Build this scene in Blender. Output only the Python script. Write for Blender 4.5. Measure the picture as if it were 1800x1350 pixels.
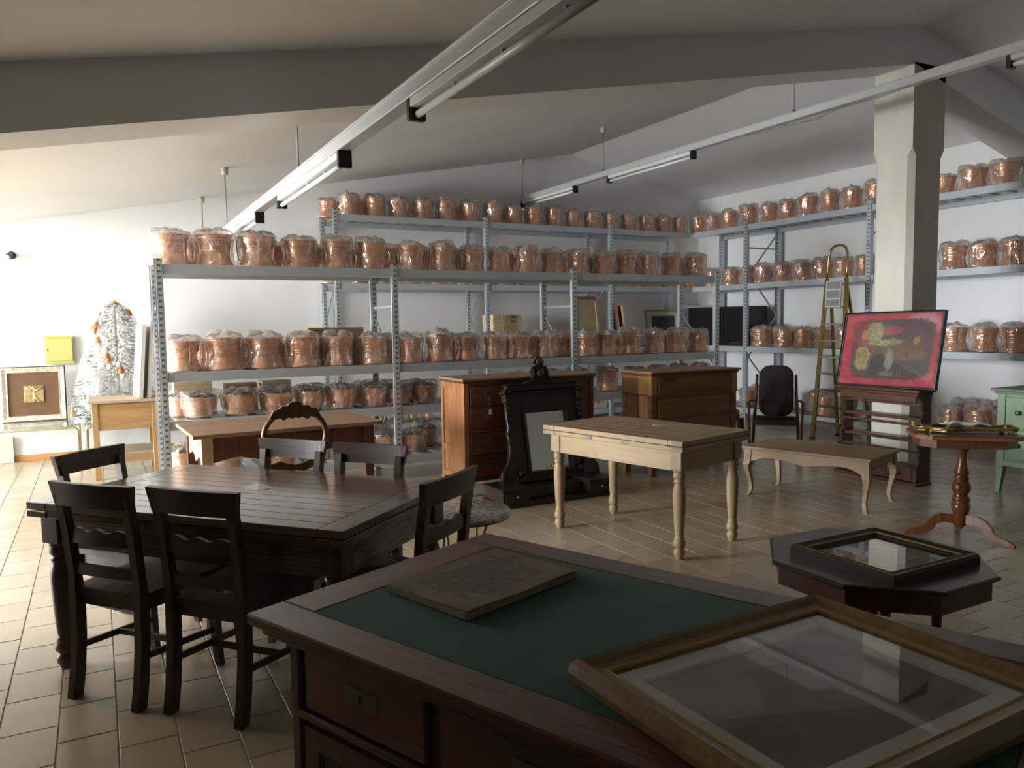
import bpy, math, random
from mathutils import Vector, Matrix, noise
random.seed(7)
PI = math.pi
S = bpy.context.scene
COL = S.collection
for o in list(bpy.data.objects):
    bpy.data.objects.remove(o)

# ------------------------------------------------------------------ camera
CAM_H = 1.52
F_PX = 1356.87
YAW, PITCH, ROLL = math.radians(28.220), math.radians(4.471), math.radians(-0.811)
fw = Vector((math.sin(YAW)*math.cos(PITCH), math.cos(YAW)*math.cos(PITCH), -math.sin(PITCH)))
rt = Vector((math.cos(YAW), -math.sin(YAW), 0))
up = rt.cross(fw)
r2 = math.cos(ROLL)*rt + math.sin(ROLL)*up
u2 = -math.sin(ROLL)*rt + math.cos(ROLL)*up
cd = bpy.data.cameras.new('camera')
cam = bpy.data.objects.new('camera', cd)
COL.objects.link(cam)
cd.sensor_fit = 'HORIZONTAL'
cd.sensor_width = 36.0
cd.lens = 36.0*F_PX/1800.0
cd.clip_start = 0.05
cam.matrix_world = Matrix(((r2.x, u2.x, -fw.x, 0), (r2.y, u2.y, -fw.y, 0), (r2.z, u2.z, -fw.z, CAM_H), (0, 0, 0, 1)))
S.camera = cam

# ------------------------------------------------------------------ world: bright overcast daylight outside the shop windows
W = bpy.data.worlds.new('world')
S.world = W
W.use_nodes = True
bg = W.node_tree.nodes['Background']
bg.inputs['Color'].default_value = (0.93, 0.965, 1.0, 1)
bg.inputs['Strength'].default_value = 56.0

S.view_settings.view_transform = 'Standard'
S.view_settings.look = 'None'
S.view_settings.gamma = 1.0
S.view_settings.use_curve_mapping = False
S.view_settings.exposure = 0.32

# room numbers
WX0, WX1, WY0, WY1 = -8.6, 9.42, -2.6, 10.54
RIDGE_X, RIDGE_Z, SL, SR = 6.77, 4.18, 0.1875, 0.213
VALLEY_X = -1.3          # unseen roof rises again from this added valley, letting window light in deeper
def ceil_z(x):
    if x < VALLEY_X: return RIDGE_Z-SL*(RIDGE_X-VALLEY_X)+SL*(VALLEY_X-x)
    return RIDGE_Z - (SL*(RIDGE_X-x) if x < RIDGE_X else SR*(x-RIDGE_X))
# window openings in the left wall: (y0, y1, z0, z1)
OPENINGS = [(5.0, 6.95, 0.12, 3.4), (7.05, 9.0, 0.12, 3.4)]
SIDE_OPENINGS = []

def portal(name, loc, rot, sx, sy):
    l = bpy.data.lights.new(name, 'AREA')
    l.shape = 'RECTANGLE'; l.size = sx; l.size_y = sy
    l.cycles.is_portal = True
    o = bpy.data.objects.new(name, l)
    o.location = loc; o.rotation_euler = rot
    COL.objects.link(o)
for (y0, y1, z0, z1) in OPENINGS + SIDE_OPENINGS:
    portal('daylight_portal', (WX0-0.12, (y0+y1)/2, (z0+z1)/2), (0, -PI/2, 0), z1-z0, y1-y0)


# ------------------------------------------------------------------ mesh helpers
class MB:
    def __init__(self):
        self.v = []; self.f = []; self.s = []
    def add(self, vs, fs, smooth=False):
        n = len(self.v)
        self.v += [tuple(p) for p in vs]
        self.f += [tuple(i+n for i in f) for f in fs]
        self.s += [smooth]*len(fs)
        return n
    def box(self, x0, y0, z0, x1, y1, z1, b=0.0, M=None):
        if x1 < x0: x0, x1 = x1, x0
        if y1 < y0: y0, y1 = y1, y0
        if z1 < z0: z0, z1 = z1, z0
        b = min(b, (x1-x0)*.45, (y1-y0)*.45, (z1-z0)*.45)
        if b <= 0:
            vs = [(x, y, z) for x in (x0, x1) for y in (y0, y1) for z in (z0, z1)]
            fs = [(0, 1, 3, 2), (4, 6, 7, 5), (0, 4, 5, 1), (2, 3, 7, 6), (0, 2, 6, 4), (1, 5, 7, 3)]
        else:
            vs = []; idx = {}
            for i in (0, 1):
                for j in (0, 1):
                    for k in (0, 1):
                        c = (x1 if i else x0, y1 if j else y0, z1 if k else z0)
                        d = (-b if i else b, -b if j else b, -b if k else b)
                        for a in range(3):
                            p = [c[t]+(0 if t == a else d[t]) for t in range(3)]
                            idx[(i, j, k, a)] = len(vs); vs.append(tuple(p))
            fs = []
            for a in range(3):
                o = [t for t in range(3) if t != a]
                for sgn in (0, 1):
                    q = []
                    for (m, n) in ((0, 0), (1, 0), (1, 1), (0, 1)):
                        c = [0, 0, 0]; c[a] = sgn; c[o[0]] = m; c[o[1]] = n
                        q.append(idx[(c[0], c[1], c[2], a)])
                    if (sgn == 1) != (a != 1): q = q[::-1]
                    fs.append(tuple(q))
            for a in range(3):      # edges parallel to axis a
                o = [t for t in range(3) if t != a]
                for m in (0, 1):
                    for n in (0, 1):
                        c0 = [0, 0, 0]; c0[o[0]] = m; c0[o[1]] = n
                        c1 = list(c0); c1[a] = 1
                        q = (idx[(*c0, o[0])], idx[(*c0, o[1])], idx[(*c1, o[1])], idx[(*c1, o[0])])
                        if ((m+n) % 2 == 0) != (a == 1): q = q[::-1]
                        fs.append(q)
            for i in (0, 1):
                for j in (0, 1):
                    for k in (0, 1):
                        q = (idx[(i, j, k, 0)], idx[(i, j, k, 1)], idx[(i, j, k, 2)])
                        if (i+j+k) % 2 == 0: q = q[::-1]
                        fs.append(q)
        if M is not None: vs = [M @ Vector(p) for p in vs]
        self.add(vs, fs)
        return self
    def bar(self, p, q, w, h, b=0.0, roll=0.0):
        """box from point p to point q, cross-section w (sideways) x h (upwards)"""
        p = Vector(p); q = Vector(q); d = q-p; L = d.length; z = d.normalized()
        ref = Vector((0, 0, 1)) if abs(z.z) < 0.95 else Vector((0, 1, 0))
        x = ref.cross(z).normalized(); y = z.cross(x)
        R = Matrix(((x.x, y.x, z.x, p.x), (x.y, y.y, z.y, p.y), (x.z, y.z, z.z, p.z), (0, 0, 0, 1)))
        if roll: R = R @ Matrix.Rotation(roll, 4, 'Z')
        return self.box(-w/2, -h/2, 0, w/2, h/2, L, b, R)
    def lathe(self, prof, n=20, c=(0, 0, 0), smooth=True, M=None, capb=True, capt=True):
        vs = []; fs = []
        for (r, z) in prof:
            for i in range(n):
                a = 2*PI*i/n
                vs.append((c[0]+r*math.cos(a), c[1]+r*math.sin(a), c[2]+z))
        for j in range(len(prof)-1):
            for i in range(n):
                k = (i+1) % n
                fs.append((j*n+i, j*n+k, (j+1)*n+k, (j+1)*n+i))
        if M is not None: vs = [M @ Vector(p) for p in vs]
        s = self.add(vs, fs, smooth)
        if capb and prof[0][0] > 1e-4: self.f.append(tuple(s+i for i in range(n))[::-1]); self.s.append(False)
        if capt and prof[-1][0] > 1e-4: self.f.append(tuple(s+(len(prof)-1)*n+i for i in range(n))); self.s.append(False)
        return self
    def tube(self, pts, r, n=8, closed=False, flat=1.0):
        pts = [Vector(p) for p in pts]; m = len(pts)
        rs = r if isinstance(r, (list, tuple)) else [r]*m
        vs = []; prev = None
        for i in range(m):
            if closed: t = pts[(i+1) % m]-pts[i-1]
            else: t = pts[min(i+1, m-1)]-pts[max(i-1, 0)]
            t.normalize()
            if prev is None:
                ref = Vector((0, 0, 1)) if abs(t.z) < 0.9 else Vector((1, 0, 0))
                x = ref.cross(t).normalized()
            else:
                x = (prev-t*prev.dot(t))
                x = x.normalized() if x.length > 1e-6 else Vector((1, 0, 0))
            y = t.cross(x); prev = x
            for k in range(n):
                a = 2*PI*k/n
                vs.append(pts[i]+rs[i]*(math.cos(a)*x+math.sin(a)*flat*y))
        fs = []
        for i in range(m if closed else m-1):
            j = (i+1) % m
            for k in range(n):
                l = (k+1) % n
                fs.append((i*n+k, i*n+l, j*n+l, j*n+k))
        s = self.add(vs, fs, True)
        if not closed:
            self.f.append(tuple(s+k for k in range(n))[::-1]); self.s.append(False)
            self.f.append(tuple(s+(m-1)*n+k for k in range(n))); self.s.append(False)
        return self
    def prism(self, poly, a0, a1, axis='y', M=None):
        """closed outline extruded along axis; poly in the other two axes (x,z for y; y,z for x; x,y for z)"""
        def P(u, w, a):
            return {'y': (u, a, w), 'x': (a, u, w), 'z': (u, w, a)}[axis]
        n = len(poly)
        ar = sum(poly[i][0]*poly[(i+1) % n][1]-poly[(i+1) % n][0]*poly[i][1] for i in range(n))
        if ar < 0: poly = poly[::-1]
        if axis == 'y': poly = poly[::-1]
        vs = [P(u, w, a0) for u, w in poly]+[P(u, w, a1) for u, w in poly]
        fs = [tuple(range(n))[::-1], tuple(range(n, 2*n))]
        fs += [(i, (i+1) % n, n+(i+1) % n, n+i) for i in range(n)]
        if M is not None: vs = [M @ Vector(p) for p in vs]
        self.add(vs, fs)
        return self
    def frame(self, w, h, prof, M=None):
        """mitred picture frame in the xy plane, outer size w x h; prof = [(inset, height)...] closed loop"""
        vs = []; fs = []; n = len(prof)
        for (sx, sy) in ((-1, -1), (1, -1), (1, 1), (-1, 1)):
            for (i, z) in prof:
                vs.append((sx*(w/2-i), sy*(h/2-i), z))
        for c in range(4):
            d = (c+1) % 4
            for k in range(n):
                l = (k+1) % n
                fs.append((c*n+k, d*n+k, d*n+l, c*n+l))
        if M is not None: vs = [M @ Vector(p) for p in vs]
        self.add(vs, fs)
        return self
    def xf(self, M):
        self.v = [tuple(M @ Vector(p)) for p in self.v]
        return self
    def mesh(self, name, mat):
        me = bpy.data.meshes.new(name)
        me.from_pydata(self.v, [], self.f)
        me.polygons.foreach_set('use_smooth', self.s)
        if mat: me.materials.append(mat)
        me.update()
        return me
    def build(self, name, mat, parent=None):
        return link(name, self.mesh(name, mat), parent)

def link(name, me, parent=None):
    o = bpy.data.objects.new(name, me)
    COL.objects.link(o)
    if parent: o.parent = parent
    return o
def tag(o, label, cat, group=None):
    o['label'] = label; o['category'] = cat
    if group: o['group'] = group
    return o
def thing(name, label, cat, loc=(0, 0, 0), rz=0.0, group=None, rot=None):
    o = bpy.data.objects.new(name, None)
    o.empty_display_size = 0.1
    COL.objects.link(o)
    o.location = loc
    o.rotation_euler = rot if rot else (0, 0, rz)
    return tag(o, label, cat, group)
def struct(o):
    o['kind'] = 'structure'
    return o
def copy_tree(o, parent=None):
    c = o.copy(); COL.objects.link(c); c.parent = parent
    for ch in list(o.children): copy_tree(ch, c)
    return c
def dup(root, loc, rz, label, group=None):
    c = copy_tree(root); c.location = loc; c.rotation_euler = (0, 0, rz)
    c['label'] = label
    if group: c['group'] = group
    return c
ORD = ['zeroth', 'first', 'second', 'third', 'fourth', 'fifth', 'sixth', 'seventh', 'eighth', 'ninth', 'tenth', 'eleventh', 'twelfth',
       'thirteenth', 'fourteenth', 'fifteenth', 'sixteenth', 'seventeenth', 'eighteenth', 'nineteenth', 'twentieth', 'twenty-first']

# pixel (1800 x 1350) -> point on a plane of the room; used only to read positions off the photograph
def ray(x, y):
    return r2*((x-900)/F_PX)+u2*(-(y-675)/F_PX)+fw
def on_y(x, y, Y):
    d = ray(x, y); return Vector((0, 0, CAM_H))+d*(Y/d.y)
def on_x(x, y, X):
    d = ray(x, y); return Vector((0, 0, CAM_H))+d*(X/d.x)
def on_z(x, y, z):
    d = ray(x, y); return Vector((0, 0, CAM_H))+d*((z-CAM_H)/d.z)

# ------------------------------------------------------------------ materials
class NT:
    def __init__(self, name):
        self.m = bpy.data.materials.new(name); self.m.use_nodes = True
        self.t = self.m.node_tree; self.p = self.t.nodes['Principled BSDF']; self.out = self.t.nodes['Material Output']
    def n(self, typ, **kw):
        nd = self.t.nodes.new(typ)
        for k, v in kw.items():
            if hasattr(nd, k): setattr(nd, k, v)
            else: nd.inputs[k.replace('_', ' ')].default_value = v
        return nd
    def l(self, a, b): self.t.links.new(a, b)
    def coords(self, scale=(1, 1, 1), kind='Object', rnd=0.0, rot=(0, 0, 0)):
        tc = self.n('ShaderNodeTexCoord'); mp = self.n('ShaderNodeMapping')
        mp.inputs['Scale'].default_value = scale; mp.inputs['Rotation'].default_value = rot
        src = tc.outputs[kind]
        if rnd:
            oi = self.n('ShaderNodeObjectInfo'); mu = self.n('ShaderNodeMath', operation='MULTIPLY'); mu.inputs[1].default_value = rnd
            self.l(oi.outputs['Random'], mu.inputs[0])
            ad = self.n('ShaderNodeVectorMath', operation='ADD')
            self.l(src, ad.inputs[0]); self.l(mu.outputs[0], ad.inputs[1]); src = ad.outputs[0]
        self.l(src, mp.inputs['Vector'])
        return mp.outputs['Vector']
    def noise(self, vec, scale=5, detail=4, rough=.55, dist=0.0):
        nd = self.n('ShaderNodeTexNoise'); nd.inputs['Scale'].default_value = scale; nd.inputs['Detail'].default_value = detail
        nd.inputs['Roughness'].default_value = rough; nd.inputs['Distortion'].default_value = dist
        if vec is not None: self.l(vec, nd.inputs['Vector'])
        return nd.outputs['Fac']
    def ramp(self, fac, stops):
        r = self.n('ShaderNodeValToRGB'); e = r.color_ramp.elements
        while len(e) < len(stops): e.new(0.5)
        for i, (p, c) in enumerate(stops):
            e[i].position = p; e[i].color = (c[0], c[1], c[2], 1) if len(c) == 3 else c
        self.l(fac, r.inputs['Fac'])
        return r.outputs['Color']
    def mix(self, fac, a, b, mode='MIX'):
        nd = self.n('ShaderNodeMix'); nd.data_type = 'RGBA'; nd.blend_type = mode
        for s, val in ((nd.inputs[0], fac), (nd.inputs[6], a), (nd.inputs[7], b)):
            if isinstance(val, (int, float)): s.default_value = val
            elif isinstance(val, (tuple, list)): s.default_value = (val[0], val[1], val[2], 1)
            else: self.l(val, s)
        return nd.outputs[2]
    def math(self, op, a, b=0.0, clamp=False):
        nd = self.n('ShaderNodeMath', operation=op); nd.use_clamp = clamp
        for i, val in enumerate((a, b)):
            if isinstance(val, (int, float)): nd.inputs[i].default_value = val
            else: self.l(val, nd.inputs[i])
        return nd.outputs[0]
    def bump(self, h, strength=.2, dist=.01):
        b = self.n('ShaderNodeBump'); b.inputs['Strength'].default_value = strength; b.inputs['Distance'].default_value = dist
        self.l(h, b.inputs['Height']); self.l(b.outputs['Normal'], self.p.inputs['Normal'])
        return b.outputs['Normal']
    def set(self, **kw):
        for k, v in kw.items():
            s = self.p.inputs[{'base': 'Base Color', 'rough': 'Roughness', 'metal': 'Metallic', 'spec': 'Specular IOR Level', 'coat': 'Coat Weight',
                               'coatr': 'Coat Roughness', 'emit': 'Emission Color', 'estr': 'Emission Strength', 'sheen': 'Sheen Weight'}[k]]
            if isinstance(v, (int, float)): s.default_value = v
            elif isinstance(v, (tuple, list)): s.default_value = (v[0], v[1], v[2], 1)
            else: self.l(v, s)
        return self

def plain(name, c, rough=.5, metal=0.0, var=.12, sc=12, spec=.5, coat=0.0, bump=0.0):
    t = NT(name); f = t.noise(t.coords(rnd=5.0), sc, 4)
    lo = tuple(x*(1-var) for x in c); hi = tuple(min(1, x*(1+var)) for x in c)
    t.set(base=t.ramp(f, [(.3, lo), (.7, hi)]), rough=rough, metal=metal, spec=spec, coat=coat)
    if bump: t.bump(f, bump, .004)
    return t.m
def wood(name, dark, light, rough=.45, grain='x', fine=1.0, coat=0.0, knots=False, spec=.4):
    t = NT(name)
    k = 1.3*fine; c = 17*fine
    sc = {'x': (k, c, c), 'y': (c, k, c), 'z': (c, c, k)}[grain]
    v = t.coords(sc, rnd=7.0)
    f = t.noise(v, 1.0, 5, .6, .9)
    f2 = t.noise(t.coords(tuple(s*6 if s > 5 else s*2 for s in sc), rnd=3.0), 1.0, 3, .6)
    f3 = t.math('ADD', t.math('MULTIPLY', f, .75), t.math('MULTIPLY', f2, .25))
    mid = tuple((a+b)/2 for a, b in zip(dark, light))
    col = t.ramp(f3, [(.32, dark), (.5, mid), (.66, light)])
    if knots:
        kk = {'x': (1.6, 5, 5), 'y': (5, 1.6, 5), 'z': (5, 5, 1.6)}[grain]
        vor = t.n('ShaderNodeTexVoronoi'); vor.inputs['Scale'].default_value = 1.0; t.l(t.coords(kk, rnd=3.0), vor.inputs['Vector'])
        kn = t.ramp(vor.outputs['Distance'], [(.06, (1, 1, 1)), (.16, (0, 0, 0))])
        col = t.mix(kn, col, tuple(x*.35 for x in dark))
    r = t.math('ADD', t.math('MULTIPLY', f2, .18), rough-.09)
    t.set(base=col, rough=r, coat=coat, coatr=.15, spec=spec)
    t.bump(f3, .12, .003)
    return t.m

def film(name, haze=.10, tint=(1, .98, .96), sc=7.0, st=.46, fa=.20, gb=.10):
    t = NT(name)
    v = t.coords((1, 1, .55), rnd=9.0, rot=(.5, .3, 0))
    wr = t.n('ShaderNodeTexNoise'); wr.inputs['Scale'].default_value = sc; wr.inputs['Detail'].default_value = 1.5; wr.inputs['Distortion'].default_value = 1.6
    t.l(v, wr.inputs['Vector'])
    ridge = t.math('ABSOLUTE', t.math('SUBTRACT', wr.outputs['Fac'], .5))
    streak = t.ramp(ridge, [(0.0, (1, 1, 1)), (.015, (.5, .5, .5)), (.06, (.12, .12, .12)), (.14, (0, 0, 0))])
    bmp = t.n('ShaderNodeBump'); bmp.inputs['Strength'].default_value = .9; bmp.inputs['Distance'].default_value = .03
    t.l(wr.outputs['Fac'], bmp.inputs['Height'])
    lw = t.n('ShaderNodeLayerWeight'); lw.inputs['Blend'].default_value = .35; t.l(bmp.outputs['Normal'], lw.inputs['Normal'])
    tr = t.n('ShaderNodeBsdfTransparent'); tr.inputs['Color'].default_value = (*tint, 1)
    gl = t.n('ShaderNodeBsdfGlossy'); gl.inputs['Roughness'].default_value = .09; gl.inputs['Color'].default_value = (.95, .95, .95, 1); t.l(bmp.outputs['Normal'], gl.inputs['Normal'])
    df = t.n('ShaderNodeBsdfDiffuse'); df.inputs['Color'].default_value = (.90, .86, .82, 1)
    tl = t.n('ShaderNodeBsdfTranslucent'); tl.inputs['Color'].default_value = (.90, .86, .82, 1)
    m0 = t.n('ShaderNodeMixShader'); m0.inputs[0].default_value = .5; t.l(df.outputs[0], m0.inputs[1]); t.l(tl.outputs[0], m0.inputs[2])
    m1 = t.n('ShaderNodeMixShader'); t.l(tr.outputs[0], m1.inputs[1]); t.l(m0.outputs[0], m1.inputs[2])
    sz = t.n('ShaderNodeSeparateXYZ'); tco = t.n('ShaderNodeTexCoord'); t.l(tco.outputs['Object'], sz.inputs[0])
    gather = t.ramp(sz.outputs[2], [(.27, (0, 0, 0)), (.33, (1, 1, 1))])      # bunched layers at the top of the bag
    t.l(t.math('ADD', t.math('ADD', t.math('MULTIPLY', streak, st), t.math('MULTIPLY', gather, .28)), t.math('ADD', t.math('MULTIPLY', lw.outputs['Facing'], fa), haze), True), m1.inputs[0])
    m2 = t.n('ShaderNodeMixShader'); t.l(m1.outputs[0], m2.inputs[1]); t.l(gl.outputs[0], m2.inputs[2])
    t.l(t.math('ADD', t.math('MULTIPLY', t.math('POWER', lw.outputs['Facing'], 3.0), .55), gb, True), m2.inputs[0])
    t.l(m2.outputs[0], t.out.inputs['Surface'])
    return t.m
def pane(name, tint=(1, 1, 1), refl=.045):
    t = NT(name)
    lw = t.n('ShaderNodeLayerWeight'); lw.inputs['Blend'].default_value = .5
    fr = t.math('ADD', t.math('MULTIPLY', t.math('POWER', lw.outputs['Facing'], 4.5), .95), refl)
    tr = t.n('ShaderNodeBsdfTransparent'); tr.inputs['Color'].default_value = (*tint, 1)
    gl = t.n('ShaderNodeBsdfGlossy'); gl.inputs['Roughness'].default_value = .015
    m = t.n('ShaderNodeMixShader'); t.l(fr, m.inputs[0]); t.l(tr.outputs[0], m.inputs[1]); t.l(gl.outputs[0], m.inputs[2])
    t.l(m.outputs[0], t.out.inputs['Surface'])
    return t.m

def plaster(name, c, stain=.06):
    t = NT(name)
    f = t.noise(t.coords((.5, .5, .9)), 1.6, 5, .6, .6)
    g = t.noise(t.coords(), 60, 3)
    lo = tuple(x*(1-stain*2) for x in c)
    t.set(base=t.ramp(f, [(.25, lo), (.65, c)]), rough=.92, spec=.2)
    t.bump(g, .06, .004)
    return t.m

M = {}
M['wall'] = plaster('wall_plaster', (.88, .885, .88), .03)
M['shade_wall'] = plaster('dark_shade_wall', (.16, .12, .085), .1)  # dark so the added light-blocking wall throws little light back
M['ceil'] = plaster('ceiling_plaster', (.87, .87, .86), .03)
t = NT('column_concrete'); f = t.noise(t.coords((1, 1, .5)), 3, 6, .65); g = t.noise(t.coords(), 90, 2)
pit = t.ramp(g, [(.24, (.5, .5, .5)), (.29, (1, 1, 1))])
t.set(base=t.mix(1.0, t.ramp(f, [(.3, (.60, .57, .48)), (.7, (.70, .67, .58))]), pit, 'MULTIPLY'), rough=.85, spec=.25); t.bump(g, .08, .004)
M['column'] = t.m
# ceramic tiles: every tile a slightly different beige
t = NT('tile_ceramic')
tc = t.n('ShaderNodeNewGeometry'); sx = t.n('ShaderNodeSeparateXYZ'); t.l(tc.outputs['Position'], sx.inputs[0])
col_i = t.math('FLOOR', t.math('DIVIDE', sx.outputs[0], .2))
odd = t.math('MULTIPLY', t.math('FLOORED_MODULO', col_i, 2.0), .1515)
row_i = t.math('FLOOR', t.math('DIVIDE', t.math('SUBTRACT', t.math('SUBTRACT', sx.outputs[1], .03), odd), .303))
cb = t.n('ShaderNodeCombineXYZ'); t.l(col_i, cb.inputs[0]); t.l(row_i, cb.inputs[1])
wn = t.n('ShaderNodeTexWhiteNoise'); t.l(cb.outputs[0], wn.inputs['Vector'])
cl = t.n('ShaderNodeTexNoise'); cl.inputs['Scale'].default_value = 3.5; cl.inputs['Detail'].default_value = 3; cl.inputs['Distortion'].default_value = .2; t.l(tc.outputs['Position'], cl.inputs['Vector'])
base = t.ramp(wn.outputs['Value'], [(0, (.48, .395, .275)), (.5, (.53, .44, .31)), (1, (.58, .485, .35))])
base = t.mix(t.ramp(cl.outputs['Fac'], [(.35, (0, 0, 0)), (.75, (.5, .5, .5))]), base, (.42, .33, .215))
t.set(base=base, rough=t.math('ADD', t.math('MULTIPLY', cl.outputs['Fac'], .06), .19), spec=.5)
M['tile'] = t.m
M['grout'] = plain('grout', (.52, .47, .38), .9)
M['baseboard'] = wood('baseboard_wood', (.48, .20, .07), (.62, .30, .12), .4, 'x')
M['slab'] = plain('beige_slab', (.62, .57, .48), .6)
M['steel'] = plain('painted_grey_steel', (.49, .535, .56), .42, .2, .04, 6)
M['slat'] = plain('galvanised_slat', (.36, .39, .42), .4, .6, .08, 20)
# perforated galvanised posts: rows of punched slots
t = NT('perforated_post')
tco = t.n('ShaderNodeTexCoord'); sp = t.n('ShaderNodeSeparateXYZ'); t.l(tco.outputs['Object'], sp.inputs[0])
zz = t.math('PINGPONG', t.math('MULTIPLY', sp.outputs[2], 1.0), .025)
xx = t.math('ABSOLUTE', t.math('SUBTRACT', t.math('ABSOLUTE', sp.outputs[0]), .004))
hole = t.math('MULTIPLY', t.math('LESS_THAN', zz, .0085), t.math('LESS_THAN', xx, .0085))
lit = t.math('MULTIPLY', t.math('GREATER_THAN', zz, .017), t.math('LESS_THAN', xx, .013))
cc = t.mix(hole, (.54, .59, .62), (.15, .165, .17)); cc = t.mix(lit, cc, (.66, .70, .72))
t.set(base=cc, rough=.38, metal=.55)
M['post'] = t.m
M['alu'] = plain('white_aluminium_rail', (.62, .64, .64), .35, .3, .04, 8)
M['whitemetal'] = plain('white_enamel', (.72, .74, .74), .35, .0, .03)
M['tubeglass'] = plain('white_glass_tube', (.82, .84, .84), .18, 0, .02)
M['blackplastic'] = plain('black_plastic', (.012, .012, .013), .45)
M['beigeplastic'] = plain('beige_plastic', (.50, .47, .38), .5)
M['wire'] = plain('grey_wire', (.25, .24, .22), .5)
M['windowframe'] = plain('window_frame', (.55, .56, .56), .4, .4)
M['pane'] = pane('window_pane')
M['picglass'] = pane('picture_glass')
# copper
t = NT('hammered_copper')
v = t.coords((1, 1, 3), rnd=4.0); f = t.noise(v, 9, 4, .6); g = t.noise(t.coords((1, 1, 1), rnd=2.0), 55, 2)
oi = t.n('ShaderNodeObjectInfo')
c0 = t.ramp(f, [(.25, (.64, .33, .20)), (.55, (.84, .50, .33)), (.8, (.90, .58, .41))])
c0 = t.mix(t.math('MULTIPLY', oi.outputs['Random'], .35), c0, (.62, .28, .16))
t.set(base=c0, rough=t.math('ADD', t.math('MULTIPLY', f, .22), .24), metal=.82)
t.bump(g, .12, .004)
M['copper'] = t.m
M['copperdark'] = plain('aged_copper', (.30, .13, .075), .4, .8, .25, 14)
M['iron'] = plain('dark_iron', (.035, .028, .024), .5, .5)
M['film'] = film('clear_plastic_film', .075)
M['filmtree'] = film('thin_tree_cover', .0, (1, 1, 1), 5.0, .22, .04, .025)
M['filmgrey'] = film('dusty_plastic_film', .30)
M['cardboard'] = plain('cardboard', (.36, .24, .13), .8)
M['paperbox'] = plain('cream_carton', (.60, .53, .38), .75)
M['buff'] = plain('buff_box', (.58, .46, .25), .7)
M['ink'] = plain('black_ink', (.02, .018, .016), .8)
M['blackbox'] = plain('black_cabinet', (.010, .010, .011), .35)
M['canvasback'] = plain('raw_canvas_back', (.42, .36, .22), .9, sc=3)
M['palewood_frame'] = wood('pale_frame_wood', (.45, .30, .13), (.60, .42, .20), .5, 'z')
M['redwood_frame'] = wood('red_frame_wood', (.28, .09, .04), (.42, .15, .07), .45, 'x')
M['mat'] = plain('cream_mat', (.80, .78, .72), .9, var=.03)
M['darkprint'] = plain('dark_print', (.10, .10, .10), .5, var=.4, sc=6)
M['yellowmetal'] = plain('yellow_metal_cabinet', (.56, .52, .17), .45, var=.04)
M['white'] = plain('white_paper', (.78, .78, .74), .8, var=.02)
M['cream'] = plain('cream_paint', (.72, .69, .58), .5, var=.04)
M['string'] = plain('string', (.55, .48, .38), .9)
# woods
M['dining_x'] = wood('dining_brown_x', (.060, .034, .020), (.135, .080, .046), .26, 'x', coat=.9)
M['dining_top'] = wood('dining_top_glare', (.105, .064, .038), (.215, .138, .085), .24, 'x', coat=.9)  # lighter than the apron: glare on the top put into the colour
M['dining_topy'] = wood('dining_end_glare', (.085, .050, .030), (.17, .105, .063), .26, 'y', coat=.9)  # same glare painted into the breadboard ends
M['dining_y'] = wood('dining_brown_y', (.060, .034, .020), (.135, .080, .046), .26, 'y', coat=.9)
M['dining_z'] = wood('dining_brown_z', (.045, .026, .016), (.105, .062, .035), .36, 'z', coat=.2)
M['chair_z'] = wood('chair_brown_z', (.040, .024, .014), (.085, .051, .030), .42, 'z', coat=.15)
M['chair_x'] = wood('chair_brown_x', (.040, .024, .014), (.085, .051, .030), .40, 'x', coat=.15)
M['tan_x'] = wood('tan_pine_x', (.27, .180, .092), (.42, .300, .165), .5, 'x')
M['tan_y'] = wood('tan_pine_y', (.27, .180, .092), (.42, .300, .165), .5, 'y')
M['tan_z'] = wood('tan_pine_z', (.26, .175, .092), (.41, .295, .165), .5, 'z')
M['endgrain'] = plain('grey_end_grain', (.24, .20, .16), .7, var=.25, sc=40)
M['desk_x'] = wood('mahogany_x', (.085, .030, .016), (.17, .068, .036), .30, 'x', coat=.5)
M['desk_y'] = wood('mahogany_y', (.085, .030, .016), (.17, .068, .036), .30, 'y', coat=.5)
M['desk_z'] = wood('mahogany_z', (.070, .025, .014), (.14, .055, .030), .38, 'z', coat=.2)
t = NT('green_baize'); f = t.noise(t.coords(), 4, 5); g = t.noise(t.coords(), 400, 2)
t.set(base=t.ramp(f, [(.3, (.008, .075, .045)), (.7, (.012, .105, .062))]), rough=.9, sheen=.25, spec=.15); t.bump(g, .2, .002)
M['baize'] = t.m
M['brass_dark'] = plain('dark_brass', (.17, .12, .07), .4, .6)
M['chest_top'] = wood('dusty_chest_top', (.22, .125, .070), (.34, .21, .13), .5, 'x')
M['pull'] = plain('old_brass_pull', (.32, .24, .13), .35, .6)
M['brass'] = plain('brass', (.45, .33, .13), .3, .9)
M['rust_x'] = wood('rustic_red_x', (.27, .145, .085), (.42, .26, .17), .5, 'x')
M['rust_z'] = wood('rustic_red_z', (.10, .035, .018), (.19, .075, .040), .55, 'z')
M['rust_pale'] = wood('rustic_pale_end', (.42, .25, .16), (.60, .42, .30), .7, 'z', 1.6)  # much paler wood for the left apron and near left leg
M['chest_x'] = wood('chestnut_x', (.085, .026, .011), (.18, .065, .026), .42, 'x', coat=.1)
M['chest_lit_z'] = wood('chestnut_lit_z', (.20, .080, .028), (.40, .185, .072), .42, 'z', .7, coat=.1)  # paler than the cabinet front: window light on the side put into the colour
M['pine_x'] = wood('honey_pine_x', (.13, .050, .017), (.27, .125, .045), .42, 'x', .8, .1, True)
M['pine_lit_z'] = wood('honey_pine_lit_z', (.30, .135, .042), (.46, .24, .085), .42, 'z', .8, .1)  # chest sides brightened against the front, daylight from the left painted in
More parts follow.
